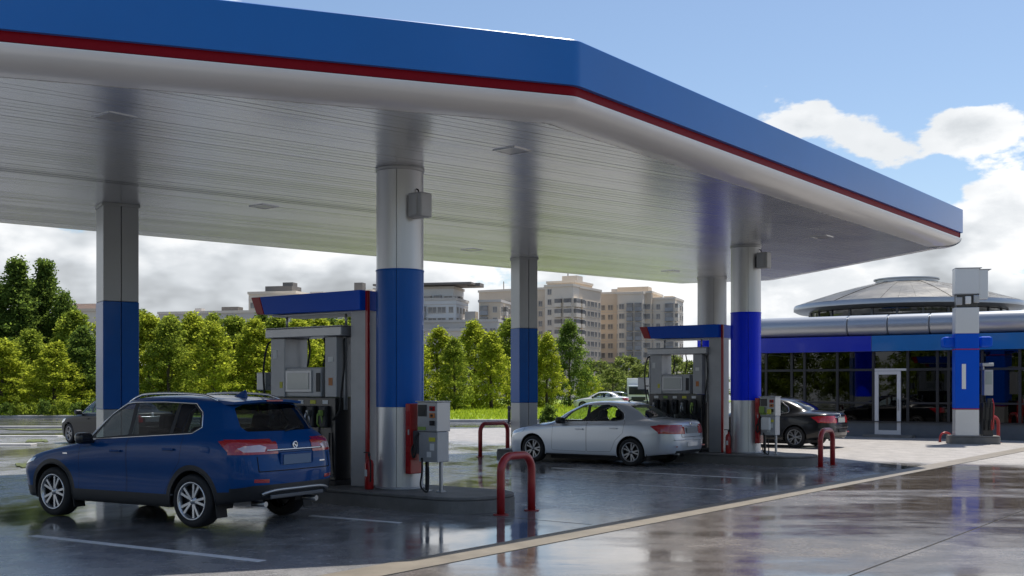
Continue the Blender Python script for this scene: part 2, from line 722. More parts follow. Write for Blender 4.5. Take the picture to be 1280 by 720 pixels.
# grass verge beyond the forecourt and pale kerbs
bm = NB()
verge = [(-80, 62), (-26, 66), (-8, 57), (4, 57.5), (9, 66), (16, 96), (30, 150), (-40, 170), (-120, 150), (-120, 62)]
prism(bm, verge, 0, .10)
struct('grass_verge', bm, 'verge_green')
bm = NB()
for p, q in (((-26, 65.9), (-8, 56.9)), ((-8, 56.9), (4, 57.4)), ((4, 57.4), (9, 65.9)), ((-80, 61.9), (-26, 65.9))):
    p = Vector(p); q = Vector(q)
    d = (q - p)
    c = (p + q) / 2
    box(bm, (c.x, c.y, .07), (d.length, .18, .16), math.atan2(d.y, d.x), .02, 1)
struct('verge_kerb', bm, 'pale_kerb')
rnd = random.Random(5)
bm = NB()
for (px0, px1, y0, y1, seed) in ((-90, 60, 41.5, 43.2, 1), (10, 125, 46, 47.2, 2), (-60, 42, 32.0, 33.0, 3), (34, 60, 36, 37.6, 4), (17, 60, 24.6, 25.6, 6)):
    rr = random.Random(seed)
    a = pt(px0, y0); b_ = pt(px1, y0); c = pt(px1, y1); d = pt(px0, y1)
    n = 10
    poly = [a.lerp(b_, i / n) + Vector((0, rr.uniform(-.25, .25), 0)) for i in range(n + 1)] + [c.lerp(d, i / n) + Vector((0, rr.uniform(-.25, .25), 0)) for i in range(n + 1)]
    if seed in (1, 3):
        continue
    prism(bm, [(p.x, p.y) for p in poly], .0, .03)
struct('grass_patch', bm, 'patch_green')
bm = NB()
for (px0, px1, y) in ((-90, 75, 40.0), (-90, 42, 34.2), (-90, 95, 50)):
    a = pt(px0, y); b_ = pt(px1, y)
    c = (a + b_) / 2
    box(bm, (c.x, c.y, .02), ((b_ - a).length, .5, .07), R(1.2), .02, 1)
struct('traffic_kerb', bm, 'pale_kerb')


def grass():
    leaf_mat('grass_blade', (.22, .30, .03), (.5, .6, .05), .45, .3)
    rr = random.Random(9)
    vs, fs = [], []

    def blade(x, y, z, h, w):
        a = rr.uniform(0, 6.28)
        lx, ly = rr.uniform(-.5, .5) * h, rr.uniform(-.5, .5) * h
        k = len(vs)
        vs.extend([(x - math.cos(a) * w, y - math.sin(a) * w, z), (x + math.cos(a) * w, y + math.sin(a) * w, z), (x + lx, y + ly, z + h)])
        fs.append((k, k + 1, k + 2))
    for _ in range(17000):
        px = rr.uniform(500, 770)
        y = rr.uniform(58.5, 110)
        x = (px - 640) / 1400 * y
        if not (y > 57.6 and (x < 4 or y > 66 + (x - 9) * 4.3)):
            continue
        blade(x, y, .09, rr.uniform(.06, .26), rr.uniform(.015, .05))
    for _ in range(8000):
        px = rr.uniform(-40, 135)
        y = rr.uniform(66.5, 74)
        blade((px - 640) / 1400 * y, y, .09, rr.uniform(.08, .3), rr.uniform(.02, .05))
    me = bpy.data.meshes.new('grass')
    me.from_pydata(vs, [], fs)
    me.materials.append(MATS['grass_blade'])
    o = link(bpy.data.objects.new('grass', me))
    tag(o, 'rough green grass growing on the verge under the trees', 'grass', kind='stuff')


grass()

# ------------------------------------------------------------------ canopy
ZC = 5.06
OUT = [(.79, 13.52), (10.63, 26.4), (8.3, 34.9), (5.3, 36.1), (-22, 13.2), (-22, 5.4)]


def fillet(poly, rads, n=7):
    out = []
    k = len(poly)
    for i in range(k):
        p0, p, p1 = Vector(poly[i - 1]), Vector(poly[i]), Vector(poly[(i + 1) % k])
        r = rads[i]
        if r <= 0:
            out.append(p)
            continue
        d0 = (p0 - p).normalized(); d1 = (p1 - p).normalized()
        ang = d0.angle(d1)
        t = r / math.tan(ang / 2)
        a, b_ = p + d0 * t, p + d1 * t
        c = p + (d0 + d1).normalized() * (r / math.sin(ang / 2))
        a0 = math.atan2(a.y - c.y, a.x - c.x); a1 = math.atan2(b_.y - c.y, b_.x - c.x)
        da = (a1 - a0 + math.pi) % (2 * math.pi) - math.pi
        for j in range(n + 1):
            q = a0 + da * j / n
            out.append(Vector((c.x + r * math.cos(q), c.y + r * math.sin(q))))
    return out


def inset(poly, o):
    """poly counter-clockwise, o metres inwards"""
    k = len(poly)
    res = []
    for i in range(k):
        p0, p, p1 = poly[i - 1], poly[i], poly[(i + 1) % k]
        e0 = (p - p0).normalized(); e1 = (p1 - p).normalized()
        n0 = Vector((-e0.y, e0.x)); n1 = Vector((-e1.y, e1.x))
        m = (n0 + n1)
        m = m / max(.2, m.dot(n0))
        res.append(p + m * o)
    return res


outline = fillet(OUT, [.30, .02, .5, .5, .3, .3])
canopy = thing('canopy', 'big flat forecourt canopy with blue fascia, red stripe and metal slat ceiling', 'canopy')
canopy.location = (0, 0, 0)


def sweep(name, prof, m, close_top=None):
    bm = NB()
    rows = [[bm.verts.new((p.x, p.y, z)) for p in inset(outline, o)] for (o, z) in prof]
    n = len(outline)
    for A, B in zip(rows, rows[1:]):
        for i in range(n):
            f = bm.faces.new((A[i], A[(i + 1) % n], B[(i + 1) % n], B[i]))
            f.smooth = True
    if close_top is not None:
        bm.faces.new(rows[close_top])
    bmesh.ops.recalc_face_normals(bm, faces=bm.faces)
    return obj(name, bm, m, canopy, angle=34)


sweep('fascia', [(.10, 5.405), (.0, 5.405), (.0, 5.415), (.0, 5.945), (.01, 5.955), (.08, 5.96), (.30, 5.94)], 'fascia_blue')
sweep('roof_deck', [(.30, 5.94), (.30, 5.7), (.31, 5.7), (.31, 5.6)], 'grey_column', 1)
sweep('red_stripe', [(.10, 5.425), (.065, 5.41), (.06, 5.36), (.065, 5.295), (.12, 5.28)], 'fascia_red')
bn = [(.10, 5.282), (.03, 5.278)]
for j in range(9):
    a = math.pi / 2 * j / 8
    bn.append((.03 + .46 * (1 - math.cos(a)), ZC + .205 + .02 - .205 * math.sin(a) - .014))
bn += [(.60, ZC + .004), (.62, ZC + .03)]
sweep('edge_trim', bn, 'bullnose')
bm = NB()
inn = inset(outline, .50)
bm.faces.new([bm.verts.new((p.x, p.y, ZC + .05)) for p in inn])
obj('ceiling_backing', bm, 'seam', canopy)


def clip(poly, n, d, keep_ge=True):
    out = []
    k = len(poly)
    for i in range(k):
        a, b_ = poly[i], poly[(i + 1) % k]
        da = a.dot(n) - d; db = b_.dot(n) - d
        if not keep_ge:
            da, db = -da, -db
        if da >= 0:
            out.append(a)
        if (da >= 0) != (db >= 0):
            out.append(a.lerp(b_, da / (da - db)))
    return out


inn = inset(outline, .605)
wdir = Vector((math.sin(R(52)), math.cos(R(52))))
wn = Vector((-wdir.y, wdir.x))
dmin = min(p.dot(wn) for p in inn); dmax = max(p.dot(wn) for p in inn)
STRIP = .17
rr = random.Random(2)
k = 0
d = dmin
while d < dmax:
    poly = clip(clip(inn, wn, d + .005), wn, d + STRIP - .005, False)
    if len(poly) >= 3:
        tl = rr.uniform(-.016, .016)
        z0 = ZC + rr.uniform(-.0012, .0012)
        bm = NB()
        A = [bm.verts.new((p.x, p.y, z0 + tl * (p.dot(wn) - d - STRIP / 2))) for p in poly]
        B = [bm.verts.new((p.x, p.y, ZC + .035)) for p in poly]
        bm.faces.new(A[::-1])
        n = len(A)
        for i in range(n):
            bm.faces.new((A[i], A[(i + 1) % n], B[(i + 1) % n], B[i]))
        obj('ceiling_panel', bm, 'ceiling_metal', canopy)
    d += STRIP

# recessed square lamps (off)
lamp_me = None
for (px, py) in ((143, 146), (640, 188), (1027, 296), (838, 339), (590, 312), (330, 258)):
    y = (ZC - HC) * 1400 / (485 - py)
    p = pt(px, y, ZC - .004)
    if lamp_me is None:
        bm = NB()
        for s_, w_ in ((0, 1), (0, -1), (1, 1), (1, -1)):
            c = (w_ * .18, 0, 0) if s_ == 0 else (0, w_ * .18, 0)
            box(bm, c, (.03, .39, .02) if s_ == 0 else (.33, .03, .02), 0, .005, 1)
        lf = obj('ceiling_lamp', bm, 'ceiling_metal', canopy)
        bm = NB()
        box(bm, (0, 0, .002), (.33, .33, .010))
        lens = obj('lens', bm, 'lens_dark', lf)
        lamp_me = (lf, lens)
        o = lf
    else:
        o = copy_tree(lamp_me[0], canopy)
    o.location = p
    o.rotation_euler = (0, 0, R(-38))

# ------------------------------------------------------------------ columns
CB = Vector((-1.70, 17.0, 0))
CD = Vector((5.47, 26.2, 0))
CA = Vector((-7.17, 20.35, 0))
CC = Vector((.31, 28.55, 0))
CE = Vector((6.0, 33.6, 0))


def round_column(c, r, z0, b0, b1, label, band, body='white_metal', box_on=True):
    t = thing('canopy_column', label, 'column', (c.x, c.y, z0), TH, 'canopy columns')

    def seg(name, za, zb, rad, m):
        bm = NB()
        n = 64
        gap = .010
        A = []
        # open cladding shell with one vertical joint
        for half in ((R(-56) + gap, R(304) - gap),):
            ring = [half[0] + (half[1] - half[0]) * i / n for i in range(n + 1)]
            lo = [bm.verts.new((rad * math.cos(a), rad * math.sin(a), za)) for a in ring]
            hi = [bm.verts.new((rad * math.cos(a), rad * math.sin(a), zb)) for a in ring]
            ir = rad - .02
            lo2 = [bm.verts.new((ir * math.cos(a), ir * math.sin(a), za)) for a in (ring[0], ring[-1])]
            hi2 = [bm.verts.new((ir * math.cos(a), ir * math.sin(a), zb)) for a in (ring[0], ring[-1])]
            for i in range(n):
                f = bm.faces.new((lo[i], lo[i + 1], hi[i + 1], hi[i]))
                f.smooth = True
            bm.faces.new((lo2[0], lo[0], hi[0], hi2[0]))
            bm.faces.new((lo[-1], lo2[1], hi2[1], hi[-1]))
        return obj(name, bm, m, t, angle=40)
    h0, h1, h2 = b0 - z0, b1 - z0, ZC - z0
    seg('lower_cladding', 0, h0 - .002, r, body)
    seg('blue_band', h0, h1, r + .006, band)
    seg('upper_cladding', h1 + .002, h2, r, body)
    bm = NB()
    cyl(bm, (0, 0, h2 / 2), r - .021, h2, 32)
    obj('core', bm, 'seam', t)
    bm = NB()
    lathe(bm, [(r + .004, h1 - .01), (r + .012, h1 - .008), (r + .012, h1 + .012), (r + .002, h1 + .014)], 64)
    obj('band_trim', bm, 'band_blue' if band == 'band_blue' else band, t)
    bm = NB()
    lathe(bm, [(r + .001, 0), (r + .018, 0), (r + .018, .03), (r + .001, .04)], 64)
    obj('base_ring', bm, 'grey_column', t)
    bm = NB()
    lathe(bm, [(r + .001, h2 - .05), (r + .014, h2 - .04), (r + .014, h2 - .002)], 64)
    obj('collar', bm, 'grey_column', t)
    return t


def square_column(c, w, rz, b0, b1, label):
    t = thing('canopy_column', label, 'column', (c.x, c.y, 0), rz, 'canopy columns')

    def seg(name, za, zb, ww, m):
        # four separate cladding sheets with open joints on the wide faces
        bm = NB()
        for sx in (-1, 1):
            g = .006
            box(bm, (sx * (ww / 4 + g / 2), 0, (za + zb) / 2), (ww / 2 - g, ww, zb - za), 0, .012, 2)
        return obj(name, bm, m, t)
    seg('lower_cladding', 0, b0 - .002, w, 'grey_column')
    seg('blue_band', b0, b1, w + .010, 'band_blue')
    seg('upper_cladding', b1 + .002, ZC, w, 'grey_column')
    bm = NB()
    box(bm, (0, 0, ZC / 2), (w - .06, w - .06, ZC - .02))
    obj('core', bm, 'seam', t)
    bm = NB()
    for sx, sy, lx, ly in ((0, 1, 1, 0), (0, -1, 1, 0), (1, 0, 0, 1), (-1, 0, 0, 1)):
        box(bm, (sx * (w / 2 + .012), sy * (w / 2 + .012), ZC - .03), (w * lx + .022 + .001 * lx, w * ly + .022, .05))
    obj('collar', bm, 'grey_column', t)
    return t


ISL = .23
round_column(CB, .355, ISL, 1.465, 3.52, 'nearest round pillar, white with a blue band, beside the blue SUV', 'band_blue')
round_column(CD, .345, ISL, 1.465, 3.50, 'round white pillar with vivid blue band right behind the silver sedan', 'band_violet_blue')
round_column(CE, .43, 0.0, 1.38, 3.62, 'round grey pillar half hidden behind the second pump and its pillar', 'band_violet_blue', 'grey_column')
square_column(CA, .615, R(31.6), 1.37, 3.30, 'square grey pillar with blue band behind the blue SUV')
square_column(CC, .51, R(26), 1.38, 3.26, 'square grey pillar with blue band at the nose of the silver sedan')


def speaker_box(c, lab):
    """weathered loudspeaker and junction box strapped to a pillar"""
    t = thing('wall_box', lab, 'loudspeaker', c, TH, 'boxes clamped high on the round pillars')
    bm = NB()
    box(bm, (-.10, 0, 0), (.16, .10, .34), 0, .012)
    obj('bracket', bm, 'steel', t)
    bm = NB()
    box(bm, (.10, -.06, .01), (.27, .24, .36), 0, .02)
    obj('housing', bm, 'light_panel', t)
    bm = NB()
    box(bm, (.10, -.185, .01), (.10, .012, .30), 0, .004)
    obj('cover', bm, 'grey_column', t)
    bm = NB()
    box(bm, (-.06, -.08, -.02), (.05, .07, .26), 0, .008)
    obj('clamp', bm, 'plastic', t)
    bm = NB()
    tube(bm, [(.02, .03, .18), (-.02, .03, .27), (-.1, .03, .3), (-.14, .02, .2)], .012, 6)
    obj('cable', bm, 'black_rubber', t)
    return t


q = CB + UX * .40 - UY * .05
speaker_box((q.x, q.y, 4.45), 'grey loudspeaker box clamped high on the nearest round pillar')
q = CD + UX * .40 - UY * .05
speaker_box((q.x, q.y, 4.68), 'grey loudspeaker box clamped high on the pillar behind the silver sedan')

# ------------------------------------------------------------------ islands
def island(c, x0, x1, hw, h, label, rz=TH, r=.62):
    poly = fillet([(x0, -hw), (x1, -hw), (x1, hw), (x0, hw)], [min(r, hw * .9)] * 4, 10)
    t = thing('pump_island', label, 'pump island', (c.x, c.y, 0), rz, 'kerbed pump islands')
    bm = NB()
    prism(bm, [(p.x, p.y) for p in poly], 0, h - .05)
    obj('kerb', bm, 'island_concrete', t)
    pi = inset(poly, .012)
    bm = NB()
    prism(bm, [(p.x, p.y) for p in pi], h - .046, h)
    top = obj('top_slab', bm, 'island_concrete', t)
    bv = top.modifiers.new('bevel', 'BEVEL')
    bv.width = .012
    bv.segments = 2
    return t


island(CB, -3.5, 1.92, .75, ISL, 'long dark concrete kerb island under the nearest round pillar')
island(CD, -3.4, 1.66, .75, ISL, 'concrete kerb island under the pillar behind the silver sedan')
island(CC, -.55, 2.6, .5, .2, 'low concrete kerb island at the foot of the square pillar by the sedan', r=.1)

# ------------------------------------------------------------------ hoop guards
def hoop(c, w, h, r, label, rz, lean=0.0):
    t = thing('hoop_barrier', label, 'barrier', c, rz, 'red tubular hoop guards')
    rad = min(.22, w * .45)
    pts = [(0, -w / 2, 0), (0, -w / 2, h * .5)]
    for j in range(9):
        a = math.pi - math.pi / 2 * j / 8
        pts.append((lean * .0, -w / 2 + rad + rad * math.cos(a), h - rad + rad * math.sin(a)))
    for j in range(9):
        a = math.pi / 2 - math.pi / 2 * j / 8
        pts.append((0, w / 2 - rad + rad * math.cos(a), h - rad + rad * math.sin(a)))
    pts += [(0, w / 2, h * .5), (0, w / 2, 0)]
    bm = NB()
    tube(bm, pts, r, 16)
    obj('rail', bm, 'hoop_red', t)
    for s in (-1, 1):
        bm = NB()
        cyl(bm, (0, s * w / 2, .006), r * 1.9, .012, 20)
        obj('foot_plate', bm, 'hoop_red', t)
    return t


q = CB + UX * 2.2
hoop((q.x, q.y, .005), .72, .80, .057, 'red hoop guard in front of the nearest pump island', TH)
q = CD + UX * 1.95
hoop((q.x, q.y, .005), .72, .80, .057, 'red hoop guard in front of the black sedan at the second island', TH)
hoop((-.46, 28.85, .005), 1.15, .84, .055, 'red hoop guard left of the square pillar by the silver sedan', TH)

# ------------------------------------------------------------------ pumps (local frame: +X to the pillar, -Y to the camera)
def hose(parent, pts, r=.017, m='black_rubber', name='hose'):
    # smooth the polyline
    P = [Vector(p) for p in pts]
    out = []
    for i in range(len(P) - 1):
        p0, p1, p2, p3 = P[max(i - 1, 0)], P[i], P[i + 1], P[min(i + 2, len(P) - 1)]
        for j in range(5):
            t_ = j / 5
            out.append(.5 * ((2 * p1) + (-p0 + p2) * t_ + (2 * p0 - 5 * p1 + 4 * p2 - p3) * t_ ** 2 + (-p0 + 3 * p1 - 3 * p2 + p3) * t_ ** 3))
    out.append(P[-1])
    bm = NB()
    tube(bm, out, r, 7)
    return obj(name, bm, m, parent)


def pump(c, label):
    t = thing('fuel_dispenser', label, 'fuel pump', (c.x, c.y, ISL), TH, 'fuel dispensers on the islands')
    z = -ISL
    x0, x1, hd = -2.86, -1.18, .28

    def bx(name, c_, s_, m, par=t, bev=.012, rot=None):
        bm = NB()
        box(bm, c_, s_, 0, bev, 2, rot)
        return obj(name, bm, m, par)
    xm = (x0 + x1) / 2
    bx('plinth', (xm, 0, .04), (x1 - x0 + .06, hd * 2 + .06, .08), 'plastic')
    bx('cabinet', (xm, 0, (.081 + 1.60 + z) / 2), (x1 - x0, hd * 2, 1.60 + z - .081), 'dark_panel')
    bx('post', (x0 + .21, 0, (1.602 + 2.56) / 2 + z), (.36, hd * 2 - .06, .954), 'light_panel')
    bx('post', (x1 - .15, 0, (1.602 + 2.56) / 2 + z), (.28, hd * 2 - .06, .954), 'light_panel')
    bx('header', (xm + .06, 0, 2.635 + z), (x1 - x0 + .20, hd * 2 + .06, .146), 'steel')
    bx('header_cap', (xm + .06, 0, 2.716 + z), (x1 - x0 + .24, hd * 2 + .10, .014), 'light_panel', bev=0)
    for sy in (-1, 1):
        hd_ = bx('display_head', (xm - .06, sy * .02 + sy * .07, 1.842 + z), (x1 - x0 - .70, .26, .476), 'light_panel', bev=.02)
        bx('bezel', (xm - .12, sy * .226, 1.86 + z), (.66, .03, .36), 'steel', hd_, .01)
        bx('display', (xm - .12, sy * .2435, 1.86 + z), (.54, .012, .26), 'screen', hd_, .003)
        bx('keypad', (xm + .36, sy * .2215, 1.84 + z), (.10, .02, .30), 'plastic', hd_, .004)
    # seams on the cabinet doors and the nozzle boots
    for sy in (-1, 1):
        for i in range(5):
            X = x0 + .24 + i * .30
            b_ = bx('nozzle_holster', (X, sy * (hd + .035), 1.30 + z), (.17, .08, .34), 'plastic', bev=.02)
            bm = NB()
            box(bm, (X, sy * (hd + .10), 1.36 + z), (.05, .09, .09), 0, .015)
            tube(bm, [(X, sy * (hd + .11), 1.40 + z), (X, sy * (hd + .17), 1.33 + z), (X, sy * (hd + .18), 1.20 + z), (X, sy * (hd + .13), 1.14 + z)], .014, 6)
            tube(bm, [(X, sy * (hd + .10), 1.34 + z), (X, sy * (hd + .07), 1.22 + z), (X, sy * (hd + .05), 1.12 + z)], .011, 6)
            obj('nozzle', bm, ['dull_chrome', 'plastic', 'plastic', 'dull_chrome', 'label_green'][i], b_)
            hose(t, [(X, sy * (hd + .13), 1.14 + z), (X + .02, sy * (hd + .17), .8 + z), (X + .05 * (i - 2), sy * (hd + .16), .42 + z), (X + .12, sy * (hd + .12), .30 + z), (X + .13, sy * (hd + .05), .52 + z), (X + .13, sy * (hd + .03), 1.05 + z)])
        bx('door_seam', (xm, sy * (hd + .004), .72 + z + .2), (.012, .008, .9), 'steel', bev=0)
        bx('kick_strip', (xm, sy * (hd + .004), .38 + z), (x1 - x0 - .1, .008, .05), 'plastic_grey', bev=0)
    # hose masts on both ends
    for (X, s) in ((x0 - .07, -1), (x1 + .06, 1)):
        bm = NB()
        box(bm, (X, -.12, 1.98 + z), (.045, .06, 1.15), 0, .008)
        obj('hose_mast', bm, 'steel', t)
        hose(t, [(X, -.14, 2.52 + z), (X + s * .05, -.2, 2.45 + z), (X + s * .10, -.24, 2.1 + z), (X + s * .06, -.26, 1.7 + z), (X, -.25, 1.4 + z), (X - s * .1, -.31, 1.25 + z)], .018)
        hose(t, [(X, .12, 2.5 + z), (X + s * .16, .1, 2.2 + z), (X + s * .2, .05, 1.75 + z), (X + s * .05, .02, 1.3 + z)], .018)
    # cables dropping behind the open frame
    for X in (-2.35, -1.95, -1.70):
        hose(t, [(X, .16, 2.56 + z), (X + .03, .17, 2.35 + z), (X - .02, .16, 2.1 + z)], .016)
    # stickers and grade plates
    for (X, zz, w_, h_, m_) in ((x0 + .14, 2.30, .10, .14, 'label_white'), (x0 + .30, 1.80, .07, .10, 'label_yellow'), (x1 - .15, 2.20, .12, .08, 'label_white'), (x1 - .15, 1.85, .09, .12, 'label_orange')):
        bx('sticker', (X, -hd + .027, zz + z), (w_, .006, h_), m_, bev=0)
    for i, m_ in enumerate(('label_white', 'label_green', 'label_white', 'label_yellow', 'label_white')):
        bx('grade_plate', (x0 + .24 + i * .30, -hd - .004, 1.53 + z), (.13, .008, .06), m_, bev=0)
    # side box with the paper towels
    bx('towel_box', (x0 - .34, -.05, 1.86 + z), (.24, .22, .30), 'paint_grey', bev=.015)
    bx('arm', (x0 - .12, -.05, 1.80 + z), (.24, .03, .03), 'steel', bev=0)
    return t


pumpB = pump(CB, 'grey fuel pump with black lower cabinet behind the tail of the blue SUV')
pumpD = copy_tree(pumpB)
pumpB.scale = (.93, 1, 1)
pumpD.scale = (.85, 1, 1)
q = CD
pumpD.location = (q.x, q.y, ISL)
pumpD['label'] = 'grey fuel pump with black lower cabinet behind the silver sedan boot'


def arm_canopy(c, label, tip):
    """flag-like arm roof over a pump, on its slim pylon"""
    t = thing('pump_canopy', label, 'pump sign', (c.x, c.y, ISL), TH, 'blue arm signs over the pumps')
    z = -ISL
    bm = NB()
    box(bm, (-.70, .02, (.0 + 2.935 + z) / 2), (.32, .42, 2.935 + z), 0, .012)
    obj('pylon', bm, 'light_panel', t)
    bm = NB()
    box(bm, (-.885, .05, (2.6 + z) / 2), (.045, .36, 2.6 + z), 0, .006)
    obj('hose_channel', bm, 'plastic_grey', t)
    bm = NB()
    box(bm, (-.515, -.17, (3.25 + z) / 2), (.055, .05, 3.25 + z - .01), 0, .006)
    obj('red_edge', bm, 'red_paint', t)
    # arm: side outline swept in y
    y0, y1 = -.30, .62
    def arm(name, poly, m, par=None):
        bm = NB()
        A = [bm.verts.new((x, y0, zz + z)) for x, zz in poly]
        B = [bm.verts.new((x, y1, zz + z)) for x, zz in poly]
        n = len(poly)
        bm.faces.new(A)
        bm.faces.new(B[::-1])
        for i in range(n):
            bm.faces.new((A[(i + 1) % n], A[i], B[i], B[(i + 1) % n]))
        bmesh.ops.recalc_face_normals(bm, faces=bm.faces)
        bmesh.ops.bevel(bm, geom=list(bm.edges), offset=.012, segments=2, profile=.5, affect='EDGES')
        return obj(name, bm, m, par or t)
    arm('arm', [(tip + .33, 2.955), (-.55, 2.94), (-.55, 3.25), (tip + .22, 3.25)], 'arm_blue')
    arm('red_tip', [(tip + .14, 2.965), (tip + .327, 2.955), (tip + .217, 3.25), (tip, 3.25)], 'arm_red')
    bm = NB()
    box(bm, ((tip - .55) / 2 + .2, .16, 2.93 + z), (-tip - .95, .7, .028), 0, .006)
    obj('underside_panel', bm, 'label_white', t)
    for X in (tip + .55, -1.15):
        bm = NB()
        cyl(bm, (X, .0, 2.83 + z), .02, .19, 10)
        obj('support', bm, 'steel', t)
    return t


arm_canopy(CB, 'blue arm sign with red tip over the pump by the SUV', -3.07)
arm_canopy(CD, 'blue arm sign with red tip over the pump behind the sedan', -2.70)


# ------------------------------------------------------------------ red cabinets, extinguishers, air and water posts
def red_cabinet(c, label):
    t = thing('fire_cabinet', label, 'fire cabinet', c, TH, 'red fire cabinets on the round pillars')
    bm = NB()
    box(bm, (0, 0, .52), (.10, .26, 1.04), 0, .012)
    obj('case', bm, 'red_paint', t)
    for zz in (.22, .52, .82):
        bm = NB()
        box(bm, (-.0, -.134, zz), (.07, .012, .22), 0, .004)
        obj('panel', bm, 'arm_red', t)
    bm = NB()
    box(bm, (.03, -.145, .62), (.02, .02, .08), 0, .004)
    obj('latch', bm, 'steel', t)
    return t


q = CB + UX * .42 - UY * .16
red_cabinet((q.x, q.y, .48), 'narrow red fire cabinet on the right flank of the nearest pillar')
q = CD + UX * .41 - UY * .16
red_cabinet((q.x, q.y, .48), 'narrow red fire cabinet on the right flank of the pillar by the black sedan')


def extinguisher(c, label):
    t = thing('fire_extinguisher', label, 'extinguisher', c, TH, 'red extinguishers at the pylon feet')
    bm = NB()
    lathe(bm, [(0, 0), (.062, 0), (.07, .02), (.07, .38), (.055, .43), (.022, .455), (.022, .50), (0, .50)], 20)
    obj('cylinder', bm, 'red_paint', t)
    bm = NB()
    box(bm, (0, 0, .52), (.03, .03, .04), 0, .004)
    box(bm, (-.05, 0, .55), (.12, .02, .015), 0, .004)
    obj('valve', bm, 'plastic', t)
    hose(t, [(0, -.02, .51), (.06, -.06, .50), (.10, -.07, .35), (.085, -.06, .12)], .011)
    bm = NB()
    box(bm, (0, -.0705, .25), (.05, .004, .10))
    obj('sticker', bm, 'label_white', t)
    return t


q = CB - UX * .24 - UY * .42
extinguisher((q.x, q.y, ISL), 'red fire extinguisher standing left of the nearest pillar foot')
q = CD - UX * .24 - UY * .42
extinguisher((q.x, q.y, ISL), 'red fire extinguisher at the foot of the second pump pylon')


def air_post(c, label, bright):
    t = thing('air_water_post', label, 'air pump', c, TH, 'air and water posts')

    def bx(name, c_, s_, m, par=t, bev=.01):
        bm = NB()
        box(bm, c_, s_, 0, bev)
        return obj(name, bm, m, par)
    for X in (-.13, .14):
        bx('leg', (X, 0, .22), (.045, .05, .44), 'plastic' if X < 0 else 'steel')
        bx('foot', (X, 0, .008), (.10, .12, .016), 'steel', bev=0)
    lo = bx('lower_case', (0, 0, .66), (.36, .26, .44), 'light_panel')
    up = bx('upper_case', (0, 0, 1.10), (.38, .30, .434), 'steel')
    bx('hood', (0, -.01, 1.325), (.41, .33, .012), 'grey_column', bev=0)
    bx('gauge_panel', (-.09, -.155, 1.19), (.16, .014, .17), 'dark_panel', up, .003)
    for zz, m in ((1.22, 'arm_red'), (1.12, 'label_orange'), (1.01, 'dark_panel')):
        bx('button_plate', (.10, -.155, zz), (.10, .012, .07), m, up, .003)
        bm = NB()
        cyl(bm, (.10, -.168, zz), .018, .014, 14, axis='Y')
        obj('button', bm, 'plastic', up)
    bx('label_strip', (-.10, -.154, .93), (.15, .01, .05), 'label_green', up, 0)
    bx('sticker', (.08, -.1335, .77), (.12, .006, .06), 'label_yellow', lo, 0)
    bx('sticker', (.08, -.1335, .66), (.08, .006, .10), 'label_white', lo, 0)
    bx('sticker', (.02, -.1335, .55), (.08, .006, .08), 'label_white', lo, 0)
    bx('side_tray', (-.26, 0, .72), (.12, .22, .34), 'plastic_grey')
    hose(t, [(-.16, -.15, .86), (-.2, -.2, .76), (-.17, -.21, .6), (-.22, -.2, .5), (-.26, -.19, .62), (-.2, -.19, .72)], .016)
    hose(t, [(-.1, -.15, .5), (-.08, -.17, .3), (-.1, -.18, .1), (0, -.2, .02), (.04, -.18, .03), (.02, -.14, .2), (-.02, -.1, .36)], .014)
    if bright:
        bx('tank', (-.02, -.19, .70), (.22, .09, .30), 'label_white', bev=.03)
        bx('cloth', (-.12, -.2, 1.02), (.12, .06, .16), 'label_green', bev=.02)
        bx('cloth', (.06, -.2, .98), (.10, .05, .12), 'label_yellow', bev=.02)
    return t


q = CB + UX * .78 - UY * .12
air_post((q.x, q.y, ISL), 'grey air and water post on two legs beside the nearest pillar', False)
q = CD + UX * .66 - UY * .12
air_post((q.x, q.y, ISL), 'air and water post with yellow cloths and white tank before the black sedan', True)


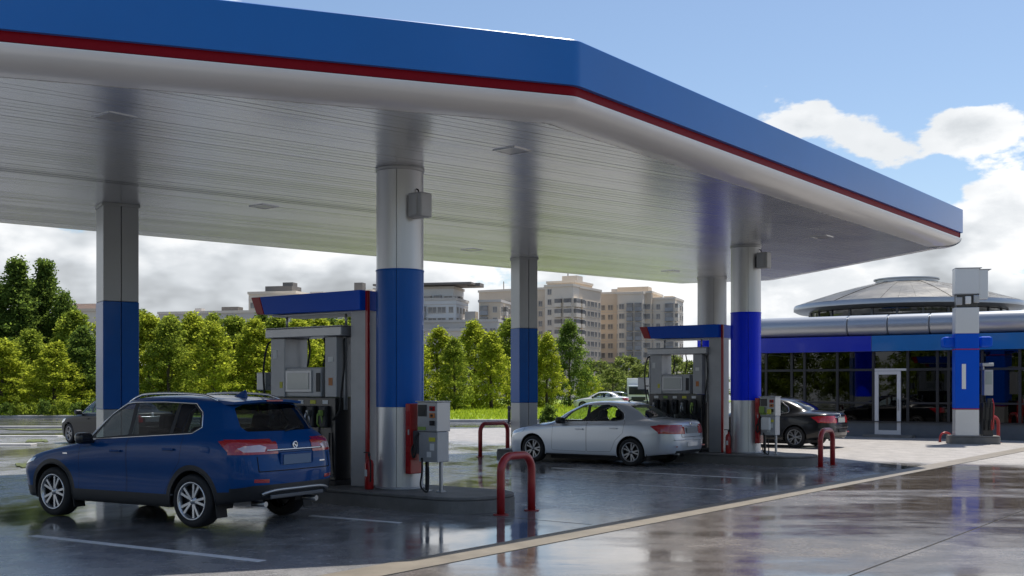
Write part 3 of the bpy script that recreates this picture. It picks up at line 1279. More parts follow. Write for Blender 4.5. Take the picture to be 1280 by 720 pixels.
# ------------------------------------------------------------------ far kiosk pillar with its own pump
def kiosk():
    c = pt(1207, 35.2)
    w = .70
    cc = Vector((c.x, c.y, 0))
    rz = R(-12)
    island(cc + Vector((.2, 0, 0)), -.72, .78, .42, .26, 'small pale concrete island under the lone pillar before the shop', rz, r=.12)
    t = thing('lone_pillar', 'free standing white and blue square pillar in front of the shop', 'pillar', (c.x, c.y, .26), rz)

    def bx(name, c_, s_, m, par=t, bev=.012):
        bm = NB()
        box(bm, c_, s_, 0, bev)
        return obj(name, bm, m, par)
    bx('lower_cladding', (0, 0, .41), (w, .55, .82), 'white_metal')
    bx('red_line', (0, 0, .835), (w + .012, .562, .03), 'arm_red', bev=0)
    bx('blue_band', (0, 0, 2.02), (w + .006, .556, 2.34), 'arm_blue')
    bx('red_line', (0, 0, 2.70), (w + .02, .57, .03), 'arm_red', bev=0)
    bx('middle_cladding', (0, 0, 3.60), (w, .55, .81), 'white_metal')
    bx('neck', (0, 0, 4.22), (w - .10, .45, .42), 'dark_panel')
    for i, X in enumerate((-.24, .02, .26)):
        bx('floodlight', (X, -.26, 4.20 + .03 * i), (.17, .16, .24), ['light_panel', 'label_white', 'steel'][i], bev=.02)
    bx('upper_cladding', (0, 0, 4.83), (w, .55, .79), 'white_metal')
    bx('trim', (0, 0, 4.425), (w + .01, .56, .02), 'grey_column', bev=0)
    bx('cap', (.04, 0, 5.235), (w + .08, .6, .02), 'grey_column', bev=0)
    bx('side_box', (w / 2 + .14, .02, 4.72), (.27, .46, .92), 'white_metal')
    bx('side_lid', (w / 2 + .17, .02, 5.19), (.40, .5, .018), 'grey_column', bev=0)
    bx('notice', (-.10, -.283, 1.85), (.12, .008, .78), 'label_white', bev=0)
    bx('arm_end', (-.42, .10, 2.93), (.55, .5, .34), 'arm_blue', bev=.08)
    bx('arm_end', (.58, .10, 2.93), (.40, .5, .34), 'arm_blue', bev=.08)
    p = thing('fuel_dispenser', 'narrow dark pump with red trim against the lone pillar by the shop', 'fuel pump', (c.x + .62, c.y - .10, .26), rz, 'fuel dispensers on the islands')
    bx('cabinet', (0, 0, .52), (.30, .44, 1.04), 'dark_panel', p)
    bx('head', (.02, 0, 1.66), (.26, .40, .80), 'light_panel', p)
    bx('display', (.02, -.206, 1.80), (.19, .014, .40), 'screen', p, .003)
    bx('top', (.0, 0, 2.22), (.34, .44, .10), 'steel', p)
    bx('mast', (-.12, 0, 2.11), (.05, .30, .12), 'steel', p)
    bx('red_side', (.165, -.02, .60), (.03, .40, .80), 'red_paint', p)
    bx('nozzle_holster', (.03, -.25, 1.02), (.14, .08, .30), 'plastic', p, .02)
    for dx in (-.09, .04, .12):
        hose(p, [(dx, -.24, 1.15), (dx + .03, -.32, .9), (dx, -.30, .35), (dx - .03, -.25, .18), (dx - .03, -.23, .5)], .016, 'red_paint' if dx > .1 else 'black_rubber')


kiosk()
q = pt(1239, 35.6)
hoop((q.x, q.y, .005), .70, .82, .055, 'red hoop guard right of the lone pillar by the shop', R(-60))
q = pt(1182, 36.2)
hoop((q.x, q.y, .005), .42, .30, .035, 'low knee-high red hoop left of the lone pillar by the shop', R(-75))

# ------------------------------------------------------------------ shop
mat('shop_pipe', (.42, .44, .47), .32, .65, var=.02, vscale=1.2)
mat('shop_blue', (.004, .13, .40), .3, 0, coat=.4, var=.05, vscale=1)
mat('shop_deep_blue', (.004, .02, .40), .3, 0, coat=.4)
mat('shop_frame', (.03, .032, .036), .4, .3)
mat('shop_base', (.10, .115, .13), .55, 0, var=.12, vscale=3)
mat('door_frame', (.62, .63, .64), .4, .2)
mat('dome_metal', (.38, .37, .35), .38, .6, var=.16, vscale=1.1, rvar=.05)
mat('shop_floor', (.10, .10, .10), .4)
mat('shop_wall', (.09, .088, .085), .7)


def shop():
    P0 = pt(930, 42.6)                              # left end of the glass front
    P1 = pt(1330, 36.9)
    d = (P1 - P0)
    Lf = d.length
    rz = math.atan2(d.y, d.x)
    t = thing('shop_building', 'low glass fronted shop with blue band, silver pipe cornice and dome', 'building', (P0.x, P0.y, 0), rz)

    def bx(name, c_, s_, m, par=t, bev=0.0):
        bm = NB()
        box(bm, c_, s_, 0, bev)
        return obj(name, bm, m, par)

    def px2x(px):
        # distance along the front for a picture column
        k = (px - 640) / 1400
        dx, dy = d.x / Lf, d.y / Lf
        return (k * P0.y - P0.x) / (dx - k * dy)
    D = 13.0
    bx('base_wall', (Lf / 2, .10, .27), (Lf, .30, .54), 'shop_base')
    bx('base_cap', (Lf / 2, .06, .555), (Lf, .42, .03), 'shop_frame')
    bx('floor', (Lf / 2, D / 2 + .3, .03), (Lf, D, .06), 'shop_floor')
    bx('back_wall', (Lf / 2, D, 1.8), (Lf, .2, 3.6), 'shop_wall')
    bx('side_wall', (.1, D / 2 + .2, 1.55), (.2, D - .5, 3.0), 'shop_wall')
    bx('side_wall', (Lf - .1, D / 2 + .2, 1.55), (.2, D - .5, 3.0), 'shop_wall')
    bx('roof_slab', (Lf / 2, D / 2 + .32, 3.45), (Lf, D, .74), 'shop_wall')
    xs = px2x(1092)
    xd = px2x(1222)
    bx('fascia_band', (xs / 2 - .002, -.12, 3.33), (xs - .004, .40, .55), 'shop_deep_blue', bev=.01)
    bx('fascia_band', ((xs + xd) / 2, -.12, 3.33), (xd - xs - .008, .40, .55), 'shop_blue', bev=.01)
    bx('fascia_band', ((xd + Lf) / 2, -.12, 3.33), (Lf - xd - .008, .40, .55), 'shop_blue', bev=.01)
    # pipe cornice in lengths with dark joints
    cuts = [-.3] + [px2x(p) for p in (1062, 1112, 1164, 1215)] + [Lf + .3]
    for a, b_ in zip(cuts, cuts[1:]):
        bm = NB()
        lathe(bm, [(.0, 0), (.34, 0), (.375, .03), (.375, b_ - a - .05), (.34, b_ - a - .02), (.0, b_ - a - .02)], 40)
        o = obj('pipe_cornice', bm, 'shop_pipe', t, angle=40)
        o.location = (a, -.02, 3.985)
        o.rotation_euler = (0, R(90), 0)
    # glazing: dark mullions, a transom line, one pane in each opening
    mull = [-.05, px2x(958), px2x(990), px2x(1006), px2x(1047), px2x(1092), px2x(1135), px2x(1172), px2x(1186), px2x(1228), px2x(1275), Lf]
    door = (px2x(1095), px2x(1131))
    for x in mull:
        bx('mullion', (x, 0, 1.81), (.09, .12, 2.48), 'shop_frame')
    for i, (a, b_) in enumerate(zip(mull, mull[1:])):
        w = b_ - a - .09
        xm = (a + b_) / 2
        isdoor = i == 5
        bx('transom', (xm, 0, 2.40), (w, .10, .08), 'shop_frame' if not isdoor else 'door_frame')
        bm = NB()
        box(bm, (xm, .01, 2.745), (w - .004, .012, .60))
        obj('window_pane', bm, 'glass_shop', t)
        if isdoor:
            continue
        bx('transom', (xm, 0, 1.22), (w, .08, .06), 'shop_frame')
        bm = NB()
        box(bm, (xm, .01, 1.805), (w - .004, .012, 1.10))
        obj('window_pane', bm, 'glass_shop', t)
        bm = NB()
        box(bm, (xm, .01, .88), (w - .004, .012, .61))
        obj('window_pane', bm, 'glass_shop', t)
    a, b_ = mull[5] + .05, mull[6] - .05
    xm = (a + b_) / 2
    dr = bx('door', (a + .07, -.03, 1.21), (.13, .08, 2.28), 'door_frame')
    bx('stile', (b_ - .25, -.03, 1.21), (.13, .08, 2.28), 'door_frame', dr)
    bx('rail', ((a + b_ - .18) / 2, -.03, 2.29), (b_ - a - .44, .08, .12), 'door_frame', dr)
    bx('rail', ((a + b_ - .18) / 2, -.03, .16), (b_ - a - .44, .08, .18), 'door_frame', dr)
    bx('pane', ((a + b_ - .18) / 2, -.02, 1.24), (b_ - a - .44, .012, 1.97), 'glass_shop', dr)
    bx('handle', (b_ - .27, -.10, 1.15), (.03, .05, .4), 'steel', dr)
    bx('side_light', (b_ - .09, .0, 1.21), (.16, .012, 2.28), 'glass_shop')
    bx('door_step', (xm, -.30, .05), (1.7, .5, .10), 'island_concrete')
    # a few things inside the dim room
    rr = random.Random(4)
    x = .8
    while x < Lf - 1:
        if not (a - .5 < x < b_ + .5):
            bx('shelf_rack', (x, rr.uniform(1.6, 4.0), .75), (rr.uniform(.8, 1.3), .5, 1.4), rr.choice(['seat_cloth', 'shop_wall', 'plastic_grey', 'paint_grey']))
        x += rr.uniform(1.6, 2.4)
    # dome
    cd = pt(1133, 48.5)
    M = Matrix.Rotation(-rz, 4, 'Z')
    lc = M @ (cd - P0)
    bm = NB()
    lathe(bm, [(3.6, 3.9), (3.9, 4.2), (4.05, 4.6), (4.05, 4.98)], 72, c=(lc.x, lc.y, 0))
    obj('dome_drum', bm, 'glass_dark_solid', t)
    bm = NB()
    lathe(bm, [(3.9, 5.0), (4.55, 5.03), (4.74, 5.12), (4.74, 5.26), (4.70, 5.33)], 72, c=(lc.x, lc.y, 0))
    obj('dome_brim', bm, 'shop_pipe', t, angle=30)
    n = 44
    for j in range(n):
        bm = NB()
        a0 = 2 * math.pi * (j + .008) / n
        a1 = 2 * math.pi * (j + .992) / n
        prof = [(4.71, 5.325), (4.0, 5.56), (3.0, 5.87), (2.1, 6.11), (1.26, 6.30)]
        prev = None
        dz = rr.uniform(-.015, .015)
        for (r_, h_) in prof:
            cur = [bm.verts.new((lc.x + r_ * math.cos(q), lc.y + r_ * math.sin(q), h_ + dz)) for q in (a0, (a0 + a1) / 2, a1)]
            if prev:
                for i in range(2):
                    bm.faces.new((prev[i], prev[i + 1], cur[i + 1], cur[i]))
            prev = cur
        bmesh.ops.solidify(bm, geom=list(bm.faces), thickness=.03)
        obj('dome_panel', bm, 'dome_metal', t)
    bm = NB()
    lathe(bm, [(4.69, 5.25), (1.25, 6.24)], 72, c=(lc.x, lc.y, 0))
    obj('dome_shell', bm, 'seam', t)
    bm = NB()
    lathe(bm, [(1.28, 6.26), (1.28, 6.40), (1.36, 6.41), (1.36, 6.46), (1.0, 6.50), (0, 6.52)], 48, c=(lc.x, lc.y, 0))
    obj('dome_cap', bm, 'shop_pipe', t, angle=30)
    for j in range(26):
        q = 2 * math.pi * j / 26
        bm = NB()
        box(bm, (lc.x + 4.06 * math.cos(q), lc.y + 4.06 * math.sin(q), 4.6), (.07, .09, .76), q)
        obj('dome_mullion', bm, 'plastic_grey', t)


mat('glass_dark_solid', (.02, .022, .025), .08, 0, coat=.5)
shop()
glass('glass_mid', (.26, .30, .31), 1.4)


# ------------------------------------------------------------------ cars
# A body is a net of half rings (front centre -> side -> rear centre), stacked from the floor to the roof centre line,
# interpolated smoothly, then cut along the real outlines of doors, glass, lamps and wheel arches.
def hermite(P, t, nsub):
    """P: (k, m, 3) control rows, t: (k,) knots -> rows interpolated without overshoot"""
    k = len(t)
    h = np.diff(t)
    dl = np.diff(P, axis=0) / h[:, None, None]
    T = np.zeros_like(P)
    T[0] = dl[0]
    T[-1] = dl[-1]
    for i in range(1, k - 1):
        a, b_ = dl[i - 1], dl[i]
        w1 = 2 * h[i] + h[i - 1]
        w2 = h[i] + 2 * h[i - 1]
        same = a * b_ > 0
        den = np.where(same, w1 / np.where(a == 0, 1, a) + w2 / np.where(b_ == 0, 1, b_), 1)
        T[i] = np.where(same, (w1 + w2) / den, 0)
    out = []
    for i in range(k - 1):
        for j in range(nsub):
            s = j / nsub
            h00 = 2 * s ** 3 - 3 * s ** 2 + 1
            h10 = s ** 3 - 2 * s ** 2 + s
            h01 = -2 * s ** 3 + 3 * s ** 2
            h11 = s ** 3 - s ** 2
            out.append(h00 * P[i] + h10 * h[i] * T[i] + h01 * P[i + 1] + h11 * h[i] * T[i + 1])
    out.append(P[-1])
    return np.array(out)


def loft(rings, nr=5, nc=7):
    P = np.array(rings, dtype=float)                    # rings, cols, 3
    dr = np.linalg.norm(np.diff(P, axis=0), axis=2).mean(axis=1)
    tr = np.concatenate([[0], np.cumsum(np.maximum(dr, .02))])
    P = hermite(P, tr, nr)
    Q = np.transpose(P, (1, 0, 2))
    dc = np.linalg.norm(np.diff(Q, axis=0), axis=2).mean(axis=1)
    tcn = np.concatenate([[0], np.cumsum(np.maximum(dc, .02))])
    Q = hermite(Q, tcn, nc)
    return np.transpose(Q, (1, 0, 2))


def inpoly(p, poly):
    x, y = p
    c = False
    n = len(poly)
    for i in range(n):
        x0, y0 = poly[i]
        x1, y1 = poly[i - 1]
        if (y0 > y) != (y1 > y) and x < (x1 - x0) * (y - y0) / (y1 - y0) + x0:
            c = not c
    return c


AX = {'side': (0, 2), 'end': (1, 2)}


def cut(bm, poly, view, sel):
    """slice the faces along every edge of an outline drawn in the side (x,z) or end (y,z) view"""
    a, b_ = AX[view]
    n = len(poly)
    for i in range(n):
        p, q = poly[i], poly[(i + 1) % n]
        lo = (min(p[0], q[0]) - .004, min(p[1], q[1]) - .004)
        hi = (max(p[0], q[0]) + .004, max(p[1], q[1]) + .004)
        fs = []
        for f in bm.faces:
            c0 = f.verts[0].co
            if abs(c0[a] - (lo[0] + hi[0]) / 2) > (hi[0] - lo[0]) / 2 + .25 or abs(c0[b_] - (lo[1] + hi[1]) / 2) > (hi[1] - lo[1]) / 2 + .25:
                continue
            if not sel(f):
                continue
            us = [v.co[a] for v in f.verts]
            vs = [v.co[b_] for v in f.verts]
            if max(us) < lo[0] or min(us) > hi[0] or max(vs) < lo[1] or min(vs) > hi[1]:
                continue
            fs.append(f)
        if not fs:
            continue
        es = set(e for f in fs for e in f.edges)
        vv = set(v for f in fs for v in f.verts)
        no = Vector((0, 0, 0))
        no[a] = -(q[1] - p[1])
        no[b_] = q[0] - p[0]
        if no.length < 1e-9:
            continue
        co = Vector((0, 0, 0))
        co[a], co[b_] = p
        bmesh.ops.bisect_plane(bm, geom=list(vv) + list(es) + fs, dist=1e-5, plane_co=co, plane_no=no.normalized())


def shrink(poly, o):
    P = [Vector(p) for p in poly]
    area = sum(P[i - 1].x * P[i].y - P[i].x * P[i - 1].y for i in range(len(P)))
    r = inset(P, o if area > 0 else -o)
    return [tuple(p) for p in r]


def arc(cx, cz, r, a0, a1, n):
    return [(cx + r * math.cos(R(a0 + (a1 - a0) * i / n)), cz + r * math.sin(R(a0 + (a1 - a0) * i / n))) for i in range(n + 1)]


def rounded(poly, r, n=4):
    P = [Vector(p) for p in poly]
    return [tuple(p) for p in fillet(P, [r if not isinstance(r, (list, tuple)) else 0] * len(P), n)] if not isinstance(r, (list, tuple)) else [tuple(p) for p in fillet(P, r, n)]


def wheel_meshes(rad, width, rim_r, spokes, style):
    """local: axle along Y, outer face towards -Y"""
    bm = NB()
    w = width / 2
    prof = [(rim_r - .015, -w + .015), (rim_r + .004, -w + .004), (rim_r + .03, -w - .004), (rad - .045, -w - .006), (rad - .018, -w + .006), (rad - .004, -w + .028),
            (rad, -w + .05), (rad, w - .05), (rad - .004, w - .028), (rad - .02, w - .004), (rim_r + .02, w), (rim_r - .015, w - .02)]
    lathe(bm, prof, 56, 'Y')
    for s in (-.05, 0, .05):
        pass
    bmesh.ops.recalc_face_normals(bm, faces=bm.faces)
    tyre = bm
    bm = NB()
    # rim lip, barrel and hub (silver = 0), dark dish (1)
    lathe(bm, [(rim_r - .004, -w + .02), (rim_r + .008, -w + .002), (rim_r + .004, -w - .006), (rim_r - .012, -w - .004), (rim_r - .022, -w + .012), (rim_r - .03, -w + .05)], 56, 'Y')
    lathe(bm, [(rim_r - .03, -w + .05), (rim_r - .035, w - .03)], 48, 'Y', mi=1)
    lathe(bm, [(rim_r - .035, -w + .085), (.06, -w + .075), (0, -w + .07)], 40, 'Y', mi=1)
    lathe(bm, [(.062, -w + .05), (.058, -w + .022), (.034, -w + .014), (.03, -w + .006), (0, -w + .004)], 24, 'Y')
    for i in range(spokes):
        a = 2 * math.pi * i / spokes
        parts = [(0, .030, .022)] if style == 0 else [(.21, .014, .011), (-.21, .014, .011)]
        for (da, w0, w1) in parts:
            c0, c1 = .035, rim_r - .012
            a0 = a + (0 if style == 0 else da * .35)
            a1 = a + da
            p0 = Vector((c0 * math.cos(a0), -w + .018, c0 * math.sin(a0)))
            p1 = Vector((c1 * math.cos(a1), -w + .012, c1 * math.sin(a1)))
            dd = (p1 - p0).normalized()
            side = Vector((-dd.z, 0, dd.x))
            back = Vector((0, .035, 0))
            A = [p0 - side * w0, p0 + side * w0, p1 + side * w1 * 1.5, p1 - side * w1 * 1.5]
            V = [bm.verts.new(q) for q in A] + [bm.verts.new(q + back) for q in A]
            for q in ((0, 1, 2, 3), (7, 6, 5, 4), (0, 4, 5, 1), (1, 5, 6, 2), (2, 6, 7, 3), (3, 7, 4, 0)):
                bm.faces.new([V[j] for j in q])
    bmesh.ops.recalc_face_normals(bm, faces=bm.faces)
    return tyre, bm


def build_car(name, spec, label, cat, group):
    L = spec['L']
    root = thing(name, label, cat, group=group)
    G = loft(spec['rings'], 5, spec.get('nc', 7))
    bm = NB()
    nr, ncol = G.shape[:2]
    V = [[None] * ncol for _ in range(nr)]
    for i in range(nr):
        for j in range(ncol):
            V[i][j] = bm.verts.new(G[i, j])
    for i in range(nr - 1):
        for j in range(ncol - 1):
            q = (V[i][j], V[i][j + 1], V[i + 1][j + 1], V[i + 1][j])
            try:
                bm.faces.new(q)
            except ValueError:
                pass
    bmesh.ops.remove_doubles(bm, verts=bm.verts, dist=1e-4)
    bmesh.ops.dissolve_degenerate(bm, edges=bm.edges, dist=1e-4)
    bmesh.ops.recalc_face_normals(bm, faces=bm.faces)
    # outward?
    bm.normal_update()
    tot = sum(f.normal.y * f.calc_area() for f in bm.faces if f.calc_center_median().y > .6)
    if tot < 0:
        bmesh.ops.reverse_faces(bm, faces=bm.faces)
    bm.normal_update()
    bvh = BVHTree.FromBMesh(bm)
    bm.faces.ensure_lookup_table()

    def side_y(x, z):
        h = bvh.ray_cast(Vector((x, 3, z)), Vector((0, -1, 0)))
        return h[0].y if h[0] else None

    def rear_x(y, z):
        h = bvh.ray_cast(Vector((9, y, z)), Vector((-1, 0, 0)))
        return h[0].x if h[0] else None

    def front_x(y, z):
        h = bvh.ray_cast(Vector((-5, y, z)), Vector((1, 0, 0)))
        return h[0].x if h[0] else None

    def top_z(x, y):
        h = bvh.ray_cast(Vector((x, y, 4)), Vector((0, 0, -1)))
        return h[0].z if h[0] else None
    selside = lambda f: f.calc_center_median().y > .35
    selrear = lambda f: f.calc_center_median().x > L * .6
    selfront = lambda f: f.calc_center_median().x < L * .5
    regions = []                                   # (class, poly, view, test)
    for (cx, ra) in spec['arches']:
        cz = spec['axle_z']
        regions.append(('hole', arc(cx, cz, ra, 0, 360, 32)[:-1], 'side', lambda f: f.calc_center_median().y > .45))
    for i, w in enumerate(spec['windows']):
        regions.append(('win%d' % i, w, 'side', selside))
    regions.append(('rearglass', spec['rear_glass'], 'end', selrear))
    regions.append(('windshield', spec['windshield'], 'end', selfront))
    for (nm, poly, view) in spec['lamps']:
        regions.append((nm, poly, view, {'side': selside, 'end': selrear if nm.startswith('tail') or nm.startswith('ref') or nm.startswith('rev') else selfront}[view]))
    regions.append(('trim', spec['dlo'], 'side', selside))
    for (poly, view) in spec['plastic']:
        regions.append(('plastic', poly, view, {'side': lambda f: f.calc_center_median().y > .5, 'end': selrear}[view]))
    for i, d in enumerate(spec['doors']):
        regions.append(('door%d' % i, shrink(d, .005), 'side', selside))
        regions.append(('gap', d, 'side', selside))
    for (poly, view) in spec.get('gaps', []):
        s = selside if view == 'side' else selrear
        regions.append(('keep', shrink(poly, .006), view, s))
        regions.append(('gap', poly, view, s))
    for (nm, poly, view, s) in regions:
        cut(bm, poly, view, s)
    bm.normal_update()
    # classify
    cls = {}
    for f in bm.faces:
        c = f.calc_center_median()
        hit = []
        for (nm, poly, view, s) in regions:
            if not s(f):
                continue
            a, b_ = AX[view]
            if view == 'end' and abs(f.normal.x) < .12:
                continue
            if inpoly((c[a], c[b_]), poly):
                hit.append(nm)
        k = 'body'
        door = next((h for h in hit if h.startswith('door')), None)
        hs = [h for h in hit if not h.startswith('door')]
        first = hs[0] if hs else None
        if first == 'keep':
            first = None
        elif first == 'gap' and door:
            first = None
        if first == 'hole':
            k = 'hole'
        elif first and (first.startswith('win') or first in ('rearglass', 'windshield') or first.startswith(('tail', 'head', 'ref', 'rev'))):
            k = first
        elif first == 'gap':
            k = 'body:gap'
        elif first in ('plastic', 'trim'):
            k = (door or 'body') + ':' + first
        elif door:
            k = door
        if c.z < spec['floor_z'] and k == 'body':
            k = 'body:plastic'
        cls[f] = k
    vn = {v: v.normal.copy() for v in bm.verts}
    for v in bm.verts:
        if abs(v.co.y) < 1e-4:
            n = vn[v]
            n.y = 0
            if n.length > 0:
                n.normalize()
            vn[v] = n

    def emit(pname, keys, mats_, parent, off=0.0, sides=(1, -1), rename=None):
        """keys: class -> material index; both halves or one"""
        vs, fs, mi, ns = [], [], [], []
        for s in sides:
            idx = {}
            for f in bm.faces:
                k = cls[f]
                if k not in keys:
                    continue
                loop = []
                for v in f.verts:
                    if v not in idx:
                        idx[v] = len(vs)
                        n = vn[v]
                        p = v.co + n * off
                        vs.append((p.x - L / 2, p.y * s, p.z))
                        ns.append((n.x, n.y * s, n.z))
                    loop.append(idx[v])
                fs.append(loop if s > 0 else loop[::-1])
                mi.append(keys[k])
        if not fs:
            return None
        me = bpy.data.meshes.new(pname)
        me.from_pydata(vs, [], fs)
        for q in mats_:
            me.materials.append(MATS[q])
        for p, m_ in zip(me.polygons, mi):
            p.material_index = m_
            p.use_smooth = True
        me.normals_split_custom_set_from_vertices(ns)
        o = bpy.data.objects.new(pname, me)
        return link(o, parent)

    paint = spec['paint']
    emit('body', {'body': 0, 'body:plastic': 1, 'body:trim': 1, 'body:gap': 2}, [paint, spec.get('cladding', 'plastic'), 'seam'], root)
    doors = []
    for i in range(len(spec['doors'])):
        for s in (1, -1):
            d_ = emit('door', {'door%d' % i: 0, 'door%d:plastic' % i: 1, 'door%d:trim' % i: 1}, [paint, 'plastic'], root, 0, (s,))
            hx, hz = spec['handles'][i]
            y = side_y(hx, hz)
            b2 = NB()
            box(b2, (hx - L / 2, s * (y + .022), hz), (.20, .022, .028), 0, .008)
            obj('handle', b2, spec['handle_mat'], d_)
            doors.append((i, s, d_))
    for i in range(len(spec['windows'])):
        for s in (1, -1):
            par = root
            emit('window', {'win%d' % i: 0}, [spec['glass'][i]], par, -.004, (s,))
    emit('rear_window', {'rearglass': 0}, [spec['glass_rear']], root, -.004)
    emit('windscreen', {'windshield': 0}, ['glass_clear'], root, -.004)
    for s in (1, -1):
        tl = emit('tail_light', {'tail': 0, 'tail2': 0, 'tailw': 1}, ['lamp_red', 'lamp_clear'], root, .007, (s,))
        emit('headlight', {'head': 0, 'head2': 0}, ['lamp_white'], root, .005, (s,))
        emit('reflector', {'ref': 0}, ['lamp_red'], root, .004, (s,))
    # chrome around the side glass
    for s in (1, -1):
        for ti, (pl, rr_, closed) in enumerate(spec['chrome']):
            pts = []
            n = len(pl)
            rng = range(n if closed else n - 1)
            for i in rng:
                p, q = pl[i], pl[(i + 1) % n]
                m = max(2, int(math.hypot(q[0] - p[0], q[1] - p[1]) / .05))
                for j in range(m):
                    x = p[0] + (q[0] - p[0]) * j / m
                    z = p[1] + (q[1] - p[1]) * j / m
                    y = side_y(x, z)
                    if y is not None:
                        pts.append((x - L / 2, s * (y + .003), z))
            if len(pts) > 3:
                b2 = NB()
                tube(b2, pts, rr_, 6, closed=closed)
                obj('window_trim', b2, 'chrome', root)
    # wheels
    r, w = spec['tyre_r'], spec['tyre_w']
    ty, rim = wheel_meshes(r, w, spec['rim_r'], spec['spokes'], spec['rim_style'])
    tme = rme = None
    for (ax, ra) in spec['arches']:
        for s in (-1, 1):
            wh = bpy.data.objects.new('wheel', None)
            link(wh, root)
            wh.location = (ax - L / 2, s * (spec['track'] / 2), r)
            wh.rotation_euler = (0, 0, 0 if s < 0 else math.pi)
            if tme is None:
                o1 = obj('tyre', ty, 'tyre', wh)
                o2 = obj('rim', rim, [spec.get('rim_mat', 'rim_silver'), 'rim_dark'], wh)
                tme, rme = o1.data, o2.data
            else:
                link(bpy.data.objects.new('tyre', tme), wh)
                link(bpy.data.objects.new('rim', rme), wh)
            # wheel housing
            b2 = NB()
            pr = arc(0, 0, ra + .012, -14, 194, 22)
            ys = [s * (spec['track'] / 2 + w / 2 - .045), s * (spec['track'] / 2 - w / 2 - .10)]
            cz = spec['axle_z']
            A = [b2.verts.new((ax - L / 2 + p[0], ys[0], cz + p[1])) for p in pr]
            B = [b2.verts.new((ax - L / 2 + p[0], ys[1], cz + p[1])) for p in pr]
            for i in range(len(pr) - 1):
                b2.faces.new((A[i], A[i + 1], B[i + 1], B[i]))
            b2.faces.new(B)
            obj('wheel_housing', b2, 'interior', root)
    # arch lips / cladding ring
    for (ax, ra) in spec['arches']:
        for s in (1, -1):
            pts = []
            for p in arc(ax, spec['axle_z'], ra + .004, -8, 188, 30):
                y = side_y(*p)
                if y:
                    pts.append((p[0] - L / 2, s * (y - .004), p[1]))
            b2 = NB()
            tube(b2, pts, spec['lip_r'], 8)
            obj('arch_lip', b2, spec['lip_mat'], root)
    # mirrors
    for s in (1, -1):
        mx, mz = spec['mirror']
        y = side_y(mx, mz)
        b2 = NB()
        box(b2, (0, 0, 0), (.17, .21, .15), 0, .055, 4)
        for v in b2.verts:
            v.co.x += .10 * (v.co.y * s / .2) ** 2
            v.co.y += s * (y + .15)
            v.co.x += mx - L / 2
            v.co.z += mz + .05
            if v.co.z < mz + .05:
                v.co.y += (mz + .05 - v.co.z) * -.2 * s
        m_ = obj('mirror', b2, spec['mirror_mat'], root, smooth=True)
        b2 = NB()
        box(b2, (mx - L / 2 + .01, s * (y + .03), mz), (.09, .10, .035), 0, .012)
        obj('mirror_arm', b2, 'plastic', m_)
        b2 = NB()
        box(b2, (mx - L / 2 + .088, s * (y + .16), mz + .05), (.006, .13, .08), 0, .002)
        obj('mirror_glass', b2, 'glass_dark_solid', m_)
    # interior
    fl = spec['seat_z']
    b2 = NB()
    box(b2, (.15, 0, fl - .16), (2.4, 1.36, .10), 0, .02)
    obj('cabin_floor', b2, 'interior', root)
    b2 = NB()
    dx = spec['dash_x'] - L / 2
    box(b2, (dx, 0, fl + .33), (.46, 1.36, .30), 0, .06, 3)
    obj('dashboard', b2, 'interior', root)
    for (sx, rows) in ((spec['seat_x'][0], (-.37, .37)), (spec['seat_x'][1], (-.42, .42))):
        for sy in rows:
            b2 = NB()
            X = sx - L / 2
            box(b2, (X, sy, fl + .06), (.52, .52, .18), 0, .06, 3)
            box(b2, (X + .33, sy, fl + .42), (.15, .50, .66), 0, .06, 3, rot=Matrix.Rotation(R(16), 4, 'Y'))
            st = obj('seat', b2, 'seat_cloth', root, smooth=True)
            b2 = NB()
            box(b2, (X + .44, sy, fl + .83), (.11, .27, .19), 0, .045, 3, rot=Matrix.Rotation(R(12), 4, 'Y'))
            obj('headrest', b2, 'seat_cloth', st, smooth=True)
    b2 = NB()
    sw = [(dx + .33 + .10 * math.sin(a) * .4, -.37 + .19 * math.cos(a), fl + .42 + .19 * math.sin(a)) for a in [2 * math.pi * i / 24 for i in range(24)]]
    tube(b2, sw, .016, 6, closed=True)
    box(b2, (dx + .33, -.37, fl + .42), (.03, .34, .05), 0, .01)
    tube(b2, [(dx + .33, -.37, fl + .42), (dx + .1, -.37, fl + .34)], .03, 6)
    obj('steering_wheel', b2, 'plastic', root)
    helpers = dict(side_y=side_y, rear_x=rear_x, front_x=front_x, top_z=top_z)
    spec['extras'](root, L, helpers)
    bm.free()
    return root


